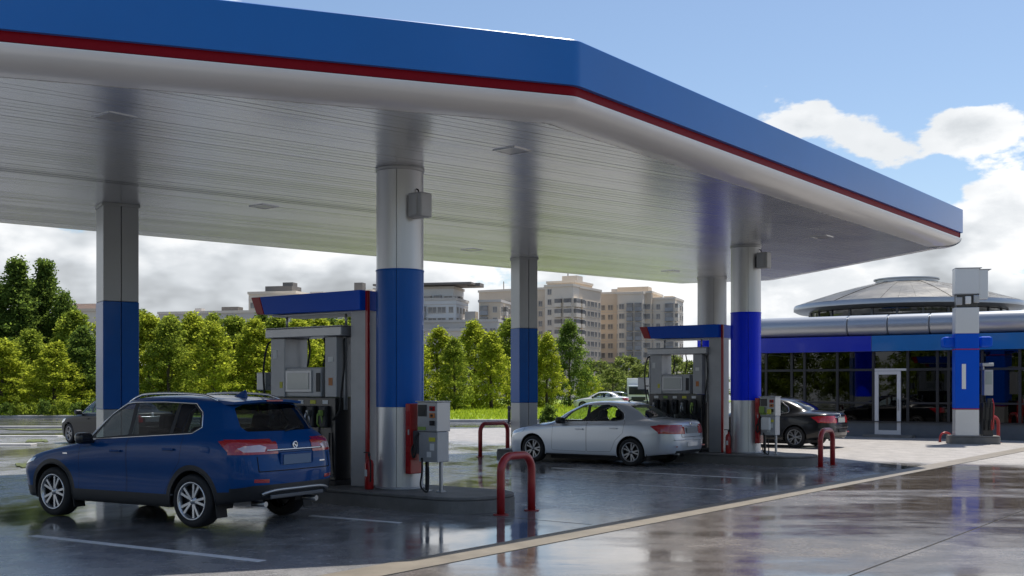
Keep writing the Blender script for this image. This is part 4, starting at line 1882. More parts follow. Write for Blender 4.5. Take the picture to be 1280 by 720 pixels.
# ---------- blue SUV
def suv_spec():
    L = 4.42
    def ring(front, side, rear):
        return front + side + rear
    xs = [1.25, 1.70, 2.20, 2.80, 3.30]
    rings = [
        ring([(.2, 0, .30), (.2, .2, .30), (.25, .3, .30), (.4, .3, .30), (.85, .3, .30)], [(x, .3, .28) for x in xs], [(3.72, .3, .32), (4.0, .3, .38), (4.15, .25, .40), (4.2, .15, .40), (4.2, 0, .40)]),
        ring([(.12, 0, .28), (.13, .4, .28), (.22, .62, .28), (.4, .72, .27), (.85, .76, .26)], [(x, .76, .25) for x in xs], [(3.72, .74, .29), (4.05, .70, .35), (4.22, .56, .37), (4.29, .36, .37), (4.30, 0, .37)]),
        ring([(.045, 0, .25), (.075, .45, .25), (.18, .72, .25), (.40, .835, .25), (.85, .868, .24)], [(x, .872, .235) for x in xs], [(3.72, .87, .27), (4.06, .835, .33), (4.26, .69, .355), (4.345, .42, .36), (4.36, 0, .36)]),
        ring([(.005, 0, .43), (.035, .47, .43), (.145, .755, .44), (.38, .88, .45), (.85, .905, .45)], [(x, .903, .42) for x in xs], [(3.72, .905, .44), (4.08, .882, .47), (4.31, .74, .49), (4.405, .45, .50), (4.42, 0, .50)]),
        ring([(.0, 0, .60), (.025, .47, .60), (.13, .77, .62), (.36, .898, .65), (.85, .918, .66)], [(x, .899, .60) for x in xs], [(3.72, .912, .66), (4.09, .90, .66), (4.325, .755, .66), (4.41, .46, .665), (4.42, 0, .67)]),
        ring([(.02, 0, .72), (.05, .47, .72), (.15, .765, .745), (.38, .893, .80), (.85, .913, .83)], [(x, .917, .84) for x in xs], [(3.72, .917, .86), (4.08, .898, .86), (4.305, .755, .84), (4.375, .46, .84), (4.385, 0, .84)]),
        ring([(.07, 0, .82), (.10, .46, .82), (.22, .735, .85), (.45, .86, .925), (.85, .893, .975)], [(1.25, .90, .995), (1.70, .902, 1.005), (2.2, .903, 1.015), (2.8, .903, 1.03), (3.3, .902, 1.045)], [(3.72, .895, 1.06), (4.04, .87, 1.06), (4.255, .745, 1.05), (4.335, .45, 1.04), (4.345, 0, 1.04)]),
        ring([(.26, 0, .93), (.29, .40, .93), (.43, .66, .94), (.64, .77, .985), (.97, .82, 1.03)], [(1.28, .865, 1.045), (1.70, .878, 1.05), (2.2, .88, 1.065), (2.8, .88, 1.085), (3.3, .878, 1.105)], [(3.70, .868, 1.125), (3.99, .835, 1.125), (4.19, .72, 1.115), (4.265, .44, 1.105), (4.275, 0, 1.105)]),
        ring([(.72, 0, 1.035), (.74, .40, 1.03), (.84, .63, 1.02), (.98, .73, 1.025), (1.14, .79, 1.045)], [(1.33, .838, 1.065), (1.70, .862, 1.075), (2.2, .866, 1.09), (2.8, .866, 1.11), (3.3, .862, 1.135)], [(3.68, .848, 1.165), (3.95, .80, 1.17), (4.13, .69, 1.165), (4.20, .43, 1.155), (4.21, 0, 1.155)]),
        ring([(1.08, 0, 1.095), (1.10, .40, 1.09), (1.17, .63, 1.075), (1.24, .72, 1.07), (1.31, .775, 1.075)], [(1.42, .815, 1.095), (1.73, .845, 1.105), (2.22, .852, 1.12), (2.8, .852, 1.14), (3.29, .846, 1.165)], [(3.66, .828, 1.195), (3.91, .78, 1.20), (4.085, .675, 1.195), (4.155, .43, 1.19), (4.165, 0, 1.19)]),
        ring([(1.46, 0, 1.335), (1.475, .38, 1.33), (1.525, .585, 1.315), (1.575, .66, 1.305), (1.625, .705, 1.30)], [(1.70, .735, 1.305), (1.93, .768, 1.315), (2.28, .78, 1.325), (2.8, .782, 1.345), (3.26, .775, 1.355)], [(3.57, .757, 1.365), (3.80, .72, 1.37), (3.955, .635, 1.37), (4.02, .41, 1.37), (4.03, 0, 1.37)]),
        ring([(1.91, 0, 1.580), (1.92, .36, 1.575), (1.955, .535, 1.56), (1.985, .59, 1.55), (2.015, .622, 1.545)], [(2.07, .645, 1.55), (2.22, .668, 1.565), (2.46, .682, 1.58), (2.85, .686, 1.585), (3.2, .68, 1.578)], [(3.47, .667, 1.565), (3.67, .64, 1.555), (3.80, .575, 1.555), (3.86, .37, 1.565), (3.87, 0, 1.57)]),
        ring([(1.99, 0, 1.605), (2.0, .33, 1.602), (2.03, .485, 1.595), (2.05, .535, 1.59), (2.08, .56, 1.588)], [(2.13, .58, 1.592), (2.26, .60, 1.605), (2.48, .612, 1.618), (2.85, .616, 1.622), (3.18, .61, 1.615)], [(3.42, .60, 1.60), (3.60, .575, 1.59), (3.72, .515, 1.588), (3.77, .33, 1.597), (3.78, 0, 1.60)]),
        ring([(2.2, 0, 1.635), (2.2, .16, 1.634), (2.21, .25, 1.632), (2.22, .28, 1.63), (2.24, .29, 1.63)], [(2.27, .30, 1.633), (2.36, .31, 1.64), (2.53, .315, 1.646), (2.85, .318, 1.648), (3.12, .316, 1.64)], [(3.3, .31, 1.63), (3.44, .3, 1.622), (3.53, .27, 1.618), (3.57, .17, 1.62), (3.58, 0, 1.62)]),
        ring([(2.3, 0, 1.64)] * 5, [(2.32, 0, 1.642), (2.4, 0, 1.646), (2.55, 0, 1.652), (2.85, 0, 1.654), (3.1, 0, 1.648)], [(3.25, 0, 1.638), (3.36, 0, 1.632), (3.44, 0, 1.628), (3.47, 0, 1.626), (3.48, 0, 1.626)]),
    ]
    # make the collapsed front/rear points of the centre line distinct
    for j in range(5):
        rings[-1][j] = (2.28 + .004 * j, 0, 1.641)
    def low(x, z):
        # drop the bonnet and the front of the belt line
        k = max(0.0, min(1.0, (2.5 - x) / 2.2))
        k = k * k * (3 - 2 * k)
        g = max(0.0, min(1.0, (z - .60) / .22)) * max(0.0, min(1.0, (1.56 - z) / .40))
        return z - .105 * k * g
    rings = [[(x, y, low(x, z)) for (x, y, z) in r_] for r_ in rings]
    az = .335
    arches = [(.86, .385), (3.47, .385)]
    fw = [(1.60, 1.118), (2.27, 1.138), (2.255, 1.535), (2.12, 1.525), (1.84, 1.385)]
    rw = [(2.345, 1.140), (3.02, 1.163), (3.06, 1.545), (2.335, 1.542)]
    qw = [(3.085, 1.167), (3.40, 1.190), (3.52, 1.26), (3.47, 1.42), (3.33, 1.525), (3.115, 1.542)]
    dlo = [(1.50, 1.10), (3.02, 1.148), (3.42, 1.172), (3.56, 1.25), (3.50, 1.44), (3.36, 1.545), (2.8, 1.562), (2.25, 1.555), (2.08, 1.538), (1.80, 1.40)]
    fd = rounded([(1.38, .36), (2.30, .34), (2.30, 1.10), (2.29, 1.548), (2.06, 1.53), (1.74, 1.36), (1.40, 1.08)], [.05, .03, 0, .02, .03, 0, .06])
    rd = rounded([(2.312, .34), (2.97, .36), (3.10, .62), (3.27, .82), (3.30, 1.10), (3.10, 1.552), (2.30, 1.552), (2.312, 1.10)], [.03, .05, 0, .06, 0, .03, .02, 0])
    fw, rw, dlo, fd, rd = [[(x, low(x, z)) for (x, z) in q_] for q_ in (fw, rw, dlo, fd, rd)]
    tail_side = [(3.90, 1.085), (4.08, .945), (4.16, .925), (4.60, .925), (4.60, 1.105), (4.05, 1.105)]
    tail_end = [(.47, 1.02), (.53, .945), (.60, .925), (.95, .925), (.95, 1.105), (.68, 1.105), (.56, 1.075)]
    cl = []
    for (cx, ra) in arches:
        cl.append((arc(cx, az, ra + .065, 180, 0, 24) + [(cx + ra + .065, .1), (cx - ra - .065, .1)], 'side'))
    cl.append(([(1.2, .1), (3.2, .1), (3.2, .40), (1.2, .40)], 'side'))
    cl.append(([(3.85, .1), (4.6, .1), (4.6, .50), (4.25, .48), (3.9, .46)], 'side'))
    cl.append(([(-.2, .1), (.48, .1), (.48, .40), (-.2, .40)], 'side'))
    cl.append(([(0, .1), (.95, .1), (.95, .50), (.72, .55), (0, .55)], 'end'))

    def extras(root, L, hp):
        def X(x):
            return x - L / 2
        # roof rails
        for s in (1, -1):
            pts = []
            for i in range(15):
                x = 2.02 + (3.62 - 2.02) * i / 14
                z = hp['top_z'](x, .585)
                lift = .045 * min(1, i / 2, (14 - i) / 2) if 0 < i < 14 else -.01
                pts.append((X(x), s * .585, z + lift))
            b2 = NB()
            tube(b2, pts, .016, 8)
            obj('roof_rail', b2, 'chrome', root)
        # shark fin
        b2 = NB()
        zf = hp['top_z'](3.42, 0)
        A = [(3.28, 0, zf - .01), (3.36, .022, zf - .01), (3.53, .03, zf - .01), (3.53, -.03, zf - .01), (3.36, -.022, zf - .01), (3.50, .004, zf + .085), (3.53, .004, zf + .085), (3.53, -.004, zf + .085), (3.50, -.004, zf + .085)]
        V = [b2.verts.new((X(a), b_, c)) for a, b_, c in A]
        for q in ((0, 1, 5), (0, 5, 8), (0, 8, 4), (1, 2, 6, 5), (2, 3, 7, 6), (3, 4, 8, 7), (5, 6, 7, 8)):
            b2.faces.new([V[i] for i in q])
        obj('antenna_fin', b2, 'paint_blue', root)
        # spoiler with the high brake lamp
        b2 = NB()
        ys = [-.63, -.5, -.25, 0, .25, .5, .63]
        top0, top1, bot1, bot0 = [], [], [], []
        for y in ys:
            k = (abs(y) / .63) ** 2
            z = hp['top_z'](3.72 - .06 * k, min(abs(y), .55))
            top0.append(b2.verts.new((X(3.70 - .06 * k), y, z + .004)))
            top1.append(b2.verts.new((X(4.02 - .10 * k), y, z - .012 - .01 * k)))
            bot1.append(b2.verts.new((X(4.015 - .10 * k), y, z - .045 - .01 * k)))
            bot0.append(b2.verts.new((X(3.82 - .06 * k), y, z - .055)))
        for i in range(len(ys) - 1):
            for A_, B_ in ((top0, top1), (top1, bot1), (bot1, bot0), (bot0, top0)):
                f = b2.faces.new((A_[i], A_[i + 1], B_[i + 1], B_[i]))
                f.smooth = True
        b2.faces.new((top0[0], top1[0], bot1[0], bot0[0]))
        b2.faces.new((top0[-1], bot0[-1], bot1[-1], top1[-1]))
        bmesh.ops.recalc_face_normals(b2, faces=b2.faces)
        sp = obj('spoiler', b2, 'paint_blue', root, angle=35)
        b2 = NB()
        z = hp['top_z'](3.72, 0)
        box(b2, (X(4.022), 0, z - .028), (.012, .30, .020), 0, .003)
        obj('brake_lamp', b2, 'lamp_red', sp)
        # hatch furniture
        def rear(y, z):
            return hp['rear_x'](min(abs(y), .74), z)
        b2 = NB()
        pts = [(X(rear(y, .972) + .012), y, .972) for y in [-.52 + 1.04 * i / 20 for i in range(21)]]
        tube(b2, pts, .013, 8)
        obj('hatch_chrome', b2, 'chrome', root)
        b2 = NB()
        lathe(b2, [(.030, 0), (.047, 0), (.050, .008), (.047, .016), (.030, .016), (.030, 0)], 28, 'Y')
        box(b2, (0, .008, 0), (.075, .010, .016), 0, .003, rot=Matrix.Rotation(R(35), 4, 'Y'))
        for v in b2.verts:
            x_, y_, z_ = v.co
            v.co = Vector((X(rear(0, 1.02)) + y_ + .002, x_, z_ + 1.022))
        obj('emblem', b2, 'chrome', root)
        xr = rear(0, .86)
        b2 = NB()
        box(b2, (X(xr + .004), 0, .845), (.02, .62, .19), 0, .02)
        obj('plate_recess', b2, 'paint_blue', root)
        b2 = NB()
        box(b2, (X(xr + .02), 0, .845), (.012, .52, .125), 0, .004, rot=None)
        obj('number_plate', b2, 'plate_blue', root)
        # hatch shut line below
        b2 = NB()
        pts = [(X(rear(y, .715) + .001), y, .715) for y in [-.66 + 1.32 * i / 24 for i in range(25)]]
        tube(b2, pts, .006, 5)
        for s in (1, -1):
            tube(b2, [(X(rear(.66, z) + .001), s * .66, z) for z in (.715, .78, .84, .90)], .006, 5)
        obj('hatch_gap', b2, 'seam', root)
        b2 = NB()
        pts = [(X(rear(y, .455) + .012), y, .43 + .05 * (1 - (abs(y) / .62) ** 6)) for y in [-.62 + 1.24 * i / 24 for i in range(25)]]
        tube(b2, pts, .022, 8)
        obj('skid_trim', b2, 'dull_chrome', root)
        b2 = NB()
        box(b2, (X(rear(0, .40) + .004), 0, .395), (.03, 1.0, .05), 0, .012)
        obj('diffuser', b2, 'plastic_grey', root)
        for s in (1, -1):
            # mud flaps
            for ax in (.86, 3.47):
                b2 = NB()
                box(b2, (X(ax + .40), s * .80, .26), (.014, .18, .24), 0, .004, rot=Matrix.Rotation(R(-8), 4, 'Y'))
                obj('mud_flap', b2, 'black_rubber', root)
            b2 = NB()
            cyl(b2, (X(4.20), s * .48, .30), .035, .22, 16, axis='X')
            obj('exhaust_pipe', b2, 'dull_chrome', root)
        # rear wiper
        b2 = NB()
        tube(b2, [(X(rear(0, 1.19) + .03), 0, 1.19), (X(rear(.15, 1.215) + .03), .15, 1.215), (X(rear(.34, 1.24) + .025), .34, 1.24)], .008, 6)
        obj('wiper', b2, 'plastic', root)
        # badge on the hatch right
        b2 = NB()
        box(b2, (X(rear(.5, .80) + .004), .50, .80), (.006, .10, .02), 0, .002)
        obj('badge', b2, 'chrome', root)
        # sill strip
        for s in (1, -1):
            b2 = NB()
            box(b2, (X(2.25), s * .885, .395), (1.75, .03, .025), 0, .01)
            obj('sill_strip', b2, 'plastic_grey', root)
            b2 = NB()
            y = hp['side_y'](3.72, .97)
            lathe(b2, [(0, .001), (.085, .001), (.088, .003)], 28, 'Y', c=(0, 0, 0))
            for v in b2.verts:
                v.co = Vector((X(3.70) + v.co.x, s * (y + .002 + (0 if v.co.y > .002 else .001)), .96 + v.co.z * .8))
            if s < 0:
                obj('fuel_flap', b2, 'paint_blue', root)
            else:
                b2.free()
            b2 = NB()
            y = hp['side_y'](1.12, .86)
            box(b2, (X(1.12), s * (y + .003), .865), (.09, .006, .02), 0, .002)
            obj('side_badge', b2, 'chrome', root)
        # grille
        b2 = NB()
        box(b2, (X(.03), 0, .67), (.05, .9, .16), 0, .02)
        obj('grille', b2, 'plastic', root)
    return dict(L=L, rings=rings, arches=arches, axle_z=az, windows=[fw, rw, qw], dlo=dlo, doors=[fd, rd],
                handles=[(2.12, .925), (3.08, .97)], handle_mat='paint_blue', rear_glass=rounded([(0, 1.195), (.60, 1.20), (.645, 1.26), (.585, 1.49), (.45, 1.53), (0, 1.54)][:6], [0, .03, .04, .04, 0, 0]),
                windshield=[(0, 1.03), (.62, 1.02), (.50, 1.535), (0, 1.56)],
                lamps=[('tailw', [(.51, 1.012), (.55, .955), (.80, .955), (.84, 1.0), (.78, 1.03), (.60, 1.04)], 'end'), ('tail', tail_end, 'end'), ('tail2', tail_side, 'side'), ('head', [(.10, .71), (.50, .795), (.46, .745), (.12, .65)], 'side'),
                       ('ref', [(.52, .575), (.72, .585), (.72, .625), (.52, .62)], 'end')],
                plastic=cl, glass=['glass_tint', 'glass_mid', 'glass_mid'], glass_rear='glass_dark', chrome=[(dlo, .0075, True)],
                paint='paint_blue', tyre_r=.335, tyre_w=.225, rim_r=.235, spokes=5, rim_style=1, track=1.585, lip_r=.012, lip_mat='plastic', mirror=(1.60, 1.03), mirror_mat='dark_panel', floor_z=.33,
                seat_z=.47, seat_x=(2.05, 2.95), dash_x=1.55, extras=extras)


# ---------- sedan (silver; copies repainted)
def sedan_spec():
    L = 4.62
    xs = [1.30, 1.75, 2.25, 2.85, 3.35]

    def ring(a, b_, c):
        return a + b_ + c
    rings = [
        ring([(.2, 0, .26), (.2, .2, .26), (.25, .3, .26), (.4, .3, .25), (.87, .3, .25)], [(x, .3, .24) for x in xs], [(3.8, .3, .26), (4.15, .3, .30), (4.3, .25, .32), (4.36, .15, .32), (4.36, 0, .32)]),
        ring([(.13, 0, .22), (.15, .4, .22), (.24, .6, .22), (.42, .70, .22), (.87, .74, .21)], [(x, .74, .20) for x in xs], [(3.8, .73, .23), (4.2, .69, .27), (4.4, .54, .29), (4.47, .35, .30), (4.48, 0, .30)]),
        ring([(.05, 0, .19), (.08, .43, .19), (.19, .69, .19), (.42, .81, .19), (.87, .85, .19)], [(x, .852, .185) for x in xs], [(3.8, .85, .22), (4.2, .81, .27), (4.44, .66, .29), (4.53, .41, .30), (4.55, 0, .30)]),
        ring([(.01, 0, .36), (.04, .45, .36), (.15, .725, .37), (.40, .86, .38), (.87, .89, .38)], [(x, .888, .35) for x in xs], [(3.8, .89, .38), (4.22, .86, .41), (4.49, .71, .43), (4.59, .44, .44), (4.61, 0, .44)]),
        ring([(.0, 0, .50), (.03, .45, .50), (.14, .735, .52), (.38, .875, .54), (.87, .90, .56)], [(x, .898, .54) for x in xs], [(3.8, .90, .56), (4.22, .873, .57), (4.50, .72, .58), (4.60, .45, .585), (4.62, 0, .59)]),
        ring([(.015, 0, .60), (.045, .45, .60), (.16, .73, .625), (.40, .87, .67), (.87, .897, .70)], [(x, .895, .70) for x in xs], [(3.8, .897, .73), (4.22, .87, .745), (4.49, .72, .75), (4.58, .45, .755), (4.60, 0, .76)]),
        ring([(.07, 0, .69), (.10, .44, .69), (.22, .70, .715), (.46, .835, .775), (.87, .872, .825)], [(1.3, .88, .85), (1.75, .884, .865), (2.25, .885, .88), (2.85, .884, .895), (3.35, .88, .91)], [(3.8, .868, .93), (4.20, .835, .945), (4.44, .70, .955), (4.53, .44, .96), (4.55, 0, .965)]),
        ring([(.27, 0, .78), (.30, .38, .78), (.44, .63, .79), (.66, .74, .83), (.99, .79, .865)], [(1.34, .84, .885), (1.75, .86, .90), (2.25, .863, .915), (2.85, .86, .932), (3.35, .85, .95)], [(3.78, .83, .972), (4.16, .785, .99), (4.38, .66, 1.005), (4.46, .42, 1.015), (4.48, 0, 1.02)]),
        ring([(.74, 0, .90), (.76, .38, .895), (.86, .60, .885), (1.0, .70, .885), (1.18, .76, .895)], [(1.40, .81, .905), (1.76, .843, .92), (2.25, .848, .935), (2.85, .845, .952), (3.35, .83, .972)], [(3.72, .80, .995), (4.0, .74, 1.02), (4.18, .61, 1.035), (4.24, .40, 1.045), (4.26, 0, 1.05)]),
        ring([(1.16, 0, .965), (1.18, .38, .96), (1.25, .60, .945), (1.32, .69, .94), (1.40, .745, .942)], [(1.52, .79, .945), (1.80, .828, .952), (2.27, .836, .965), (2.83, .832, .982), (3.28, .812, 1.0)], [(3.56, .765, 1.022), (3.74, .70, 1.04), (3.86, .58, 1.055), (3.90, .38, 1.068), (3.92, 0, 1.075)]),
        ring([(1.58, 0, 1.19), (1.595, .36, 1.185), (1.65, .555, 1.17), (1.70, .63, 1.16), (1.755, .675, 1.155)], [(1.84, .71, 1.155), (2.05, .738, 1.16), (2.35, .752, 1.17), (2.80, .748, 1.18), (3.14, .728, 1.185)], [(3.36, .69, 1.19), (3.50, .635, 1.20), (3.58, .53, 1.21), (3.62, .35, 1.22), (3.635, 0, 1.225)]),
        ring([(2.02, 0, 1.385), (2.03, .34, 1.38), (2.065, .50, 1.365), (2.095, .555, 1.355), (2.13, .59, 1.35)], [(2.18, .61, 1.352), (2.30, .632, 1.365), (2.48, .645, 1.378), (2.75, .645, 1.38), (2.95, .632, 1.372)], [(3.10, .605, 1.36), (3.19, .565, 1.355), (3.245, .48, 1.36), (3.27, .31, 1.37), (3.28, 0, 1.375)]),
        ring([(2.10, 0, 1.41), (2.11, .31, 1.407), (2.14, .45, 1.398), (2.165, .50, 1.392), (2.195, .525, 1.39)], [(2.24, .545, 1.392), (2.34, .563, 1.403), (2.5, .575, 1.415), (2.74, .575, 1.418), (2.91, .563, 1.41)], [(3.03, .54, 1.398), (3.10, .505, 1.392), (3.145, .43, 1.395), (3.165, .28, 1.403), (3.175, 0, 1.408)]),
        ring([(2.28, 0, 1.438), (2.285, .15, 1.437), (2.30, .22, 1.434), (2.32, .25, 1.432), (2.34, .26, 1.432)], [(2.36, .27, 1.434), (2.42, .28, 1.44), (2.54, .285, 1.446), (2.72, .285, 1.447), (2.83, .28, 1.44)], [(2.90, .27, 1.434), (2.95, .255, 1.43), (2.98, .22, 1.429), (3.0, .14, 1.43), (3.005, 0, 1.431)]),
        ring([(2.38 + .004 * j, 0, 1.443) for j in range(5)], [(2.41, 0, 1.445), (2.46, 0, 1.449), (2.56, 0, 1.453), (2.70, 0, 1.453), (2.78, 0, 1.449)], [(2.82, 0, 1.445), (2.85, 0, 1.442), (2.87, 0, 1.44), (2.885, 0, 1.439), (2.89, 0, 1.438)]),
    ]
    az = .315
    arches = [(.88, .362), (3.53, .362)]
    fw = [(1.70, .972), (2.33, .985), (2.315, 1.343), (2.22, 1.33), (1.93, 1.19)]
    rw = rounded([(2.42, .987), (3.10, 1.012), (3.28, 1.05), (3.21, 1.18), (3.02, 1.315), (2.85, 1.348), (2.40, 1.348)], [.02, 0, .05, .05, .05, 0, .02])
    dlo = rounded([(1.60, .955), (3.14, .997), (3.34, 1.03), (3.28, 1.18), (3.05, 1.335), (2.85, 1.364), (2.28, 1.36), (2.18, 1.342), (1.86, 1.19)], [.01, 0, .05, .08, .05, 0, 0, 0, 0])
    fd = rounded([(1.42, .30), (2.37, .29), (2.37, .97), (2.355, 1.362), (2.17, 1.346), (1.82, 1.175), (1.45, .92)], [.05, .03, 0, .02, .03, 0, .06])
    rd = rounded([(2.382, .29), (3.02, .31), (3.14, .56), (3.34, .74), (3.37, .97), (3.08, 1.34), (2.37, 1.366), (2.382, .97)], [.03, .05, 0, .06, 0, .03, .02, 0])
    tail_side = [(4.02, .90), (4.25, .745), (4.75, .72), (4.75, .935), (4.25, .93)]
    tail_end = [(.42, .84), (.50, .755), (.95, .735), (.95, .935), (.46, .925)]
    cl = [([(1.25, .05), (3.16, .05), (3.16, .225), (1.25, .225)], 'side'), ([(0, .05), (.62, .05), (.60, .36), (0, .37)], 'end')]

    def extras(root, L, hp):
        def X(x):
            return x - L / 2

        def rear(y, z):
            return hp['rear_x'](min(abs(y), .74), z)
        b2 = NB()
        pts = [(X(rear(y, .895) + .008), y, .895) for y in [-.40 + .80 * i / 16 for i in range(17)]]
        tube(b2, pts, .011, 8)
        obj('boot_chrome', b2, 'chrome', root)
        b2 = NB()
        lathe(b2, [(.0, 0), (.042, 0), (.045, .008), (.036, .014), (0, .014)], 24, 'Y')
        for v in b2.verts:
            x_, y_, z_ = v.co
            v.co = Vector((X(rear(0, .94)) + y_ * 1.2, x_, z_ + .945))
        obj('emblem', b2, 'chrome', root)
        b2 = NB()
        box(b2, (X(rear(0, .80) + .012), 0, .805), (.012, .52, .13), 0, .004)
        obj('number_plate', b2, 'plate_grey', root)
        b2 = NB()
        pts = [(X(rear(y, .68) + .001), y, .66) for y in [-.46 + .92 * i / 20 for i in range(21)]]
        tube(b2, pts, .0055, 5)
        for s in (1, -1):
            tube(b2, [(X(rear(.46, z) + .001), s * .46, z) for z in (.66, .70, .745)], .0055, 5)
        obj('boot_gap', b2, 'seam', root)
        # bumper step and tow cover
        b2 = NB()
        pts = [(X(rear(y, .585) + .004), y, .60) for y in [-.70 + 1.40 * i / 24 for i in range(25)]]
        tube(b2, pts, .012, 6)
        obj('bumper_step', b2, 'paint_silver', root)
        b2 = NB()
        box(b2, (X(rear(0, .50) + .004), 0, .50), (.012, .50, .10), 0, .004)
        obj('bumper_panel', b2, 'paint_silver', root)
        for s in (1, -1):
            b2 = NB()
            box(b2, (X(rear(.60, .46) + .005), s * .60, .455), (.014, .16, .028), s * R(-14), .005)
            obj('bumper_reflector', b2, 'lamp_red', root)
            b2 = NB()
            cyl(b2, (X(4.42), s * .46, .29), .03, .2, 14, axis='X')
            obj('exhaust_pipe', b2, 'dull_chrome', root)
            b2 = NB()
            box(b2, (X(3.93), s * .79, .25), (.014, .16, .2), 0, .004, rot=Matrix.Rotation(R(-8), 4, 'Y'))
            obj('mud_flap', b2, 'black_rubber', root)
        b2 = NB()
        zf = hp['top_z'](2.95, 0)
        tube(b2, [(X(2.98), 0, zf), (X(3.02), 0, zf + .03), (X(3.1), 0, zf + .05)], [.02, .012, .005], 6)
        obj('antenna', b2, 'plastic', root)
        b2 = NB()
        box(b2, (X(.035), 0, .55), (.05, .8, .13), 0, .02)
        obj('grille', b2, 'plastic', root)
    return dict(L=L, rings=rings, arches=arches, axle_z=az, windows=[fw, rw], dlo=dlo, doors=[fd, rd], handles=[(2.20, .80), (3.10, .835)], handle_mat='paint_silver',
                rear_glass=rounded([(0, 1.085), (.54, 1.075), (.585, 1.10), (.47, 1.345), (0, 1.362)], [0, .02, .03, .04, 0]),
                windshield=[(0, .99), (.60, .96), (.48, 1.35), (0, 1.37)],
                lamps=[('tail', tail_end, 'end'), ('tail2', tail_side, 'side'), ('head', [(.04, .66), (.20, .70), (.66, .80), (.60, .70), (.30, .60), (.1, .57)], 'side')],
                plastic=cl, glass=['glass_clear', 'glass_clear'], glass_rear='glass_dark', chrome=[(dlo, .006, True)], paint='paint_silver', tyre_r=.315, tyre_w=.205, rim_r=.215,
                spokes=5, rim_style=1, track=1.56, lip_r=.006, lip_mat='paint_silver', mirror=(1.70, .945), mirror_mat='plastic', floor_z=.205, seat_z=.31, seat_x=(2.08, 2.85), dash_x=1.66, extras=extras, rim_mat='rim_grey')


def place_car(o, rear_contact, heading_deg, L, rear_ax, half_w):
    """rear_contact: where the outer face of the left rear tyre meets the ground; heading: degrees left of the view direction"""
    rz = -R(90 - heading_deg)
    X = Vector((math.cos(rz), math.sin(rz), 0))
    Y = Vector((-math.sin(rz), math.cos(rz), 0))
    c = Vector((rear_contact[0], rear_contact[1], 0)) - X * (rear_ax - L / 2) + Y * half_w
    o.location = (c.x, c.y, .008)
    o.rotation_euler = (0, 0, rz)


S1 = suv_spec()
suv = build_car('blue_suv', S1, 'dark blue SUV with silver roof rails beside the nearest pump', 'car', 'cars on the forecourt')
place_car(suv, (-3.985, 13.93), 60.0, S1['L'], 3.47, .90)
S2 = sedan_spec()
sedan = build_car('silver_sedan', S2, 'silver four-door sedan parked at the second pump', 'car', 'cars on the forecourt')
place_car(sedan, (2.63, 24.9), 54.0, S2['L'], 3.53, .88)


def repaint(src, name, paint, label, plate=None):
    sw = {'paint_silver': paint}
    if plate:
        sw['plate_grey'] = plate
    c = copy_tree(src, None, sw)
    c.name = name
    c['label'] = label
    return c


bs = repaint(sedan, 'black_sedan', 'paint_black', 'black sedan behind the round pillar on the right, tail towards the shop', 'plate_pale')
place_car(bs, (8.22, 32.6), 53.0, S2['L'], 3.53, .88)
dc = repaint(sedan, 'dark_sedan', 'paint_dull_black', 'dark car mostly hidden behind the square pillar and the blue SUV')
dc.location = pt(146, 35.0, .004)
dc.rotation_euler = (0, 0, R(-44))
for (px, dep, rz, paint, lab) in ((752, 92, -12, 'paint_white', 'far white sedan left of the truck above the silver sedan roof'),
                                  (777, 97, 172, 'paint_grey', 'far grey sedan next to the truck, above the silver sedan roof')):
    f = repaint(sedan, 'parked_sedan', paint, lab)
    f.location = pt(px, dep, .004)
    f.rotation_euler = (0, 0, R(rz))
    f['group'] = 'far parked cars'


# ---------- far truck
def truck():
    p = pt(798, 95)
    t = thing('delivery_truck', 'far white box truck facing the camera left of the second pump', 'truck', (p.x, p.y, 0), R(-6))

    def bx(name, c_, s_, m, par=t, bev=.04):
        bm = NB()
        box(bm, c_, s_, 0, bev, 3)
        return obj(name, bm, m, par)
    bx('cargo_box', (0, 3.6, 1.72), (1.95, 4.4, 1.75), 'label_white')
    cab = bx('cab', (0, .6, 1.25), (1.85, 1.5, 1.50), 'paint_white', bev=.12)
    bx('windscreen', (0, -.16, 1.52), (1.62, .06, .66), 'glass_dark_solid', cab)
    bx('grille', (0, -.16, .86), (1.2, .06, .28), 'plastic', cab)
    bx('bumper', (0, -.14, .50), (1.86, .16, .28), 'plastic_grey', bev=.05)
    for s in (-1, 1):
        bx('headlight', (s * .72, -.16, .86), (.26, .06, .20), 'lamp_white')
        bx('mirror', (s * 1.05, -.02, 1.55), (.16, .10, .36), 'plastic')
        for y in (.45, 4.6):
            bm = NB()
            lathe(bm, [(0, -.11), (.20, -.11), (.22, -.12), (.37, -.10), (.38, 0), (.37, .1), (0, .11)], 28, 'Y')
            for v in bm.verts:
                v.co = Vector((v.co.y + s * .78, v.co.x + y, v.co.z + .38))
            obj('wheel', bm, 'tyre', t)
    bx('chassis', (0, 2.6, .62), (.9, 5.6, .22), 'plastic')


truck()


# ------------------------------------------------------------------ trees
leaf_mat('leaf_bright', (.21, .25, .035), (.62, .68, .07))
leaf_mat('leaf_mid', (.15, .195, .036), (.45, .54, .07))
leaf_mat('leaf_dark', (.085, .13, .035), (.24, .34, .06))
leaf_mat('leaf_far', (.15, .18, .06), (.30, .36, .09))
mat('bark', (.07, .055, .042), .9, 0, var=.3, vscale=6)


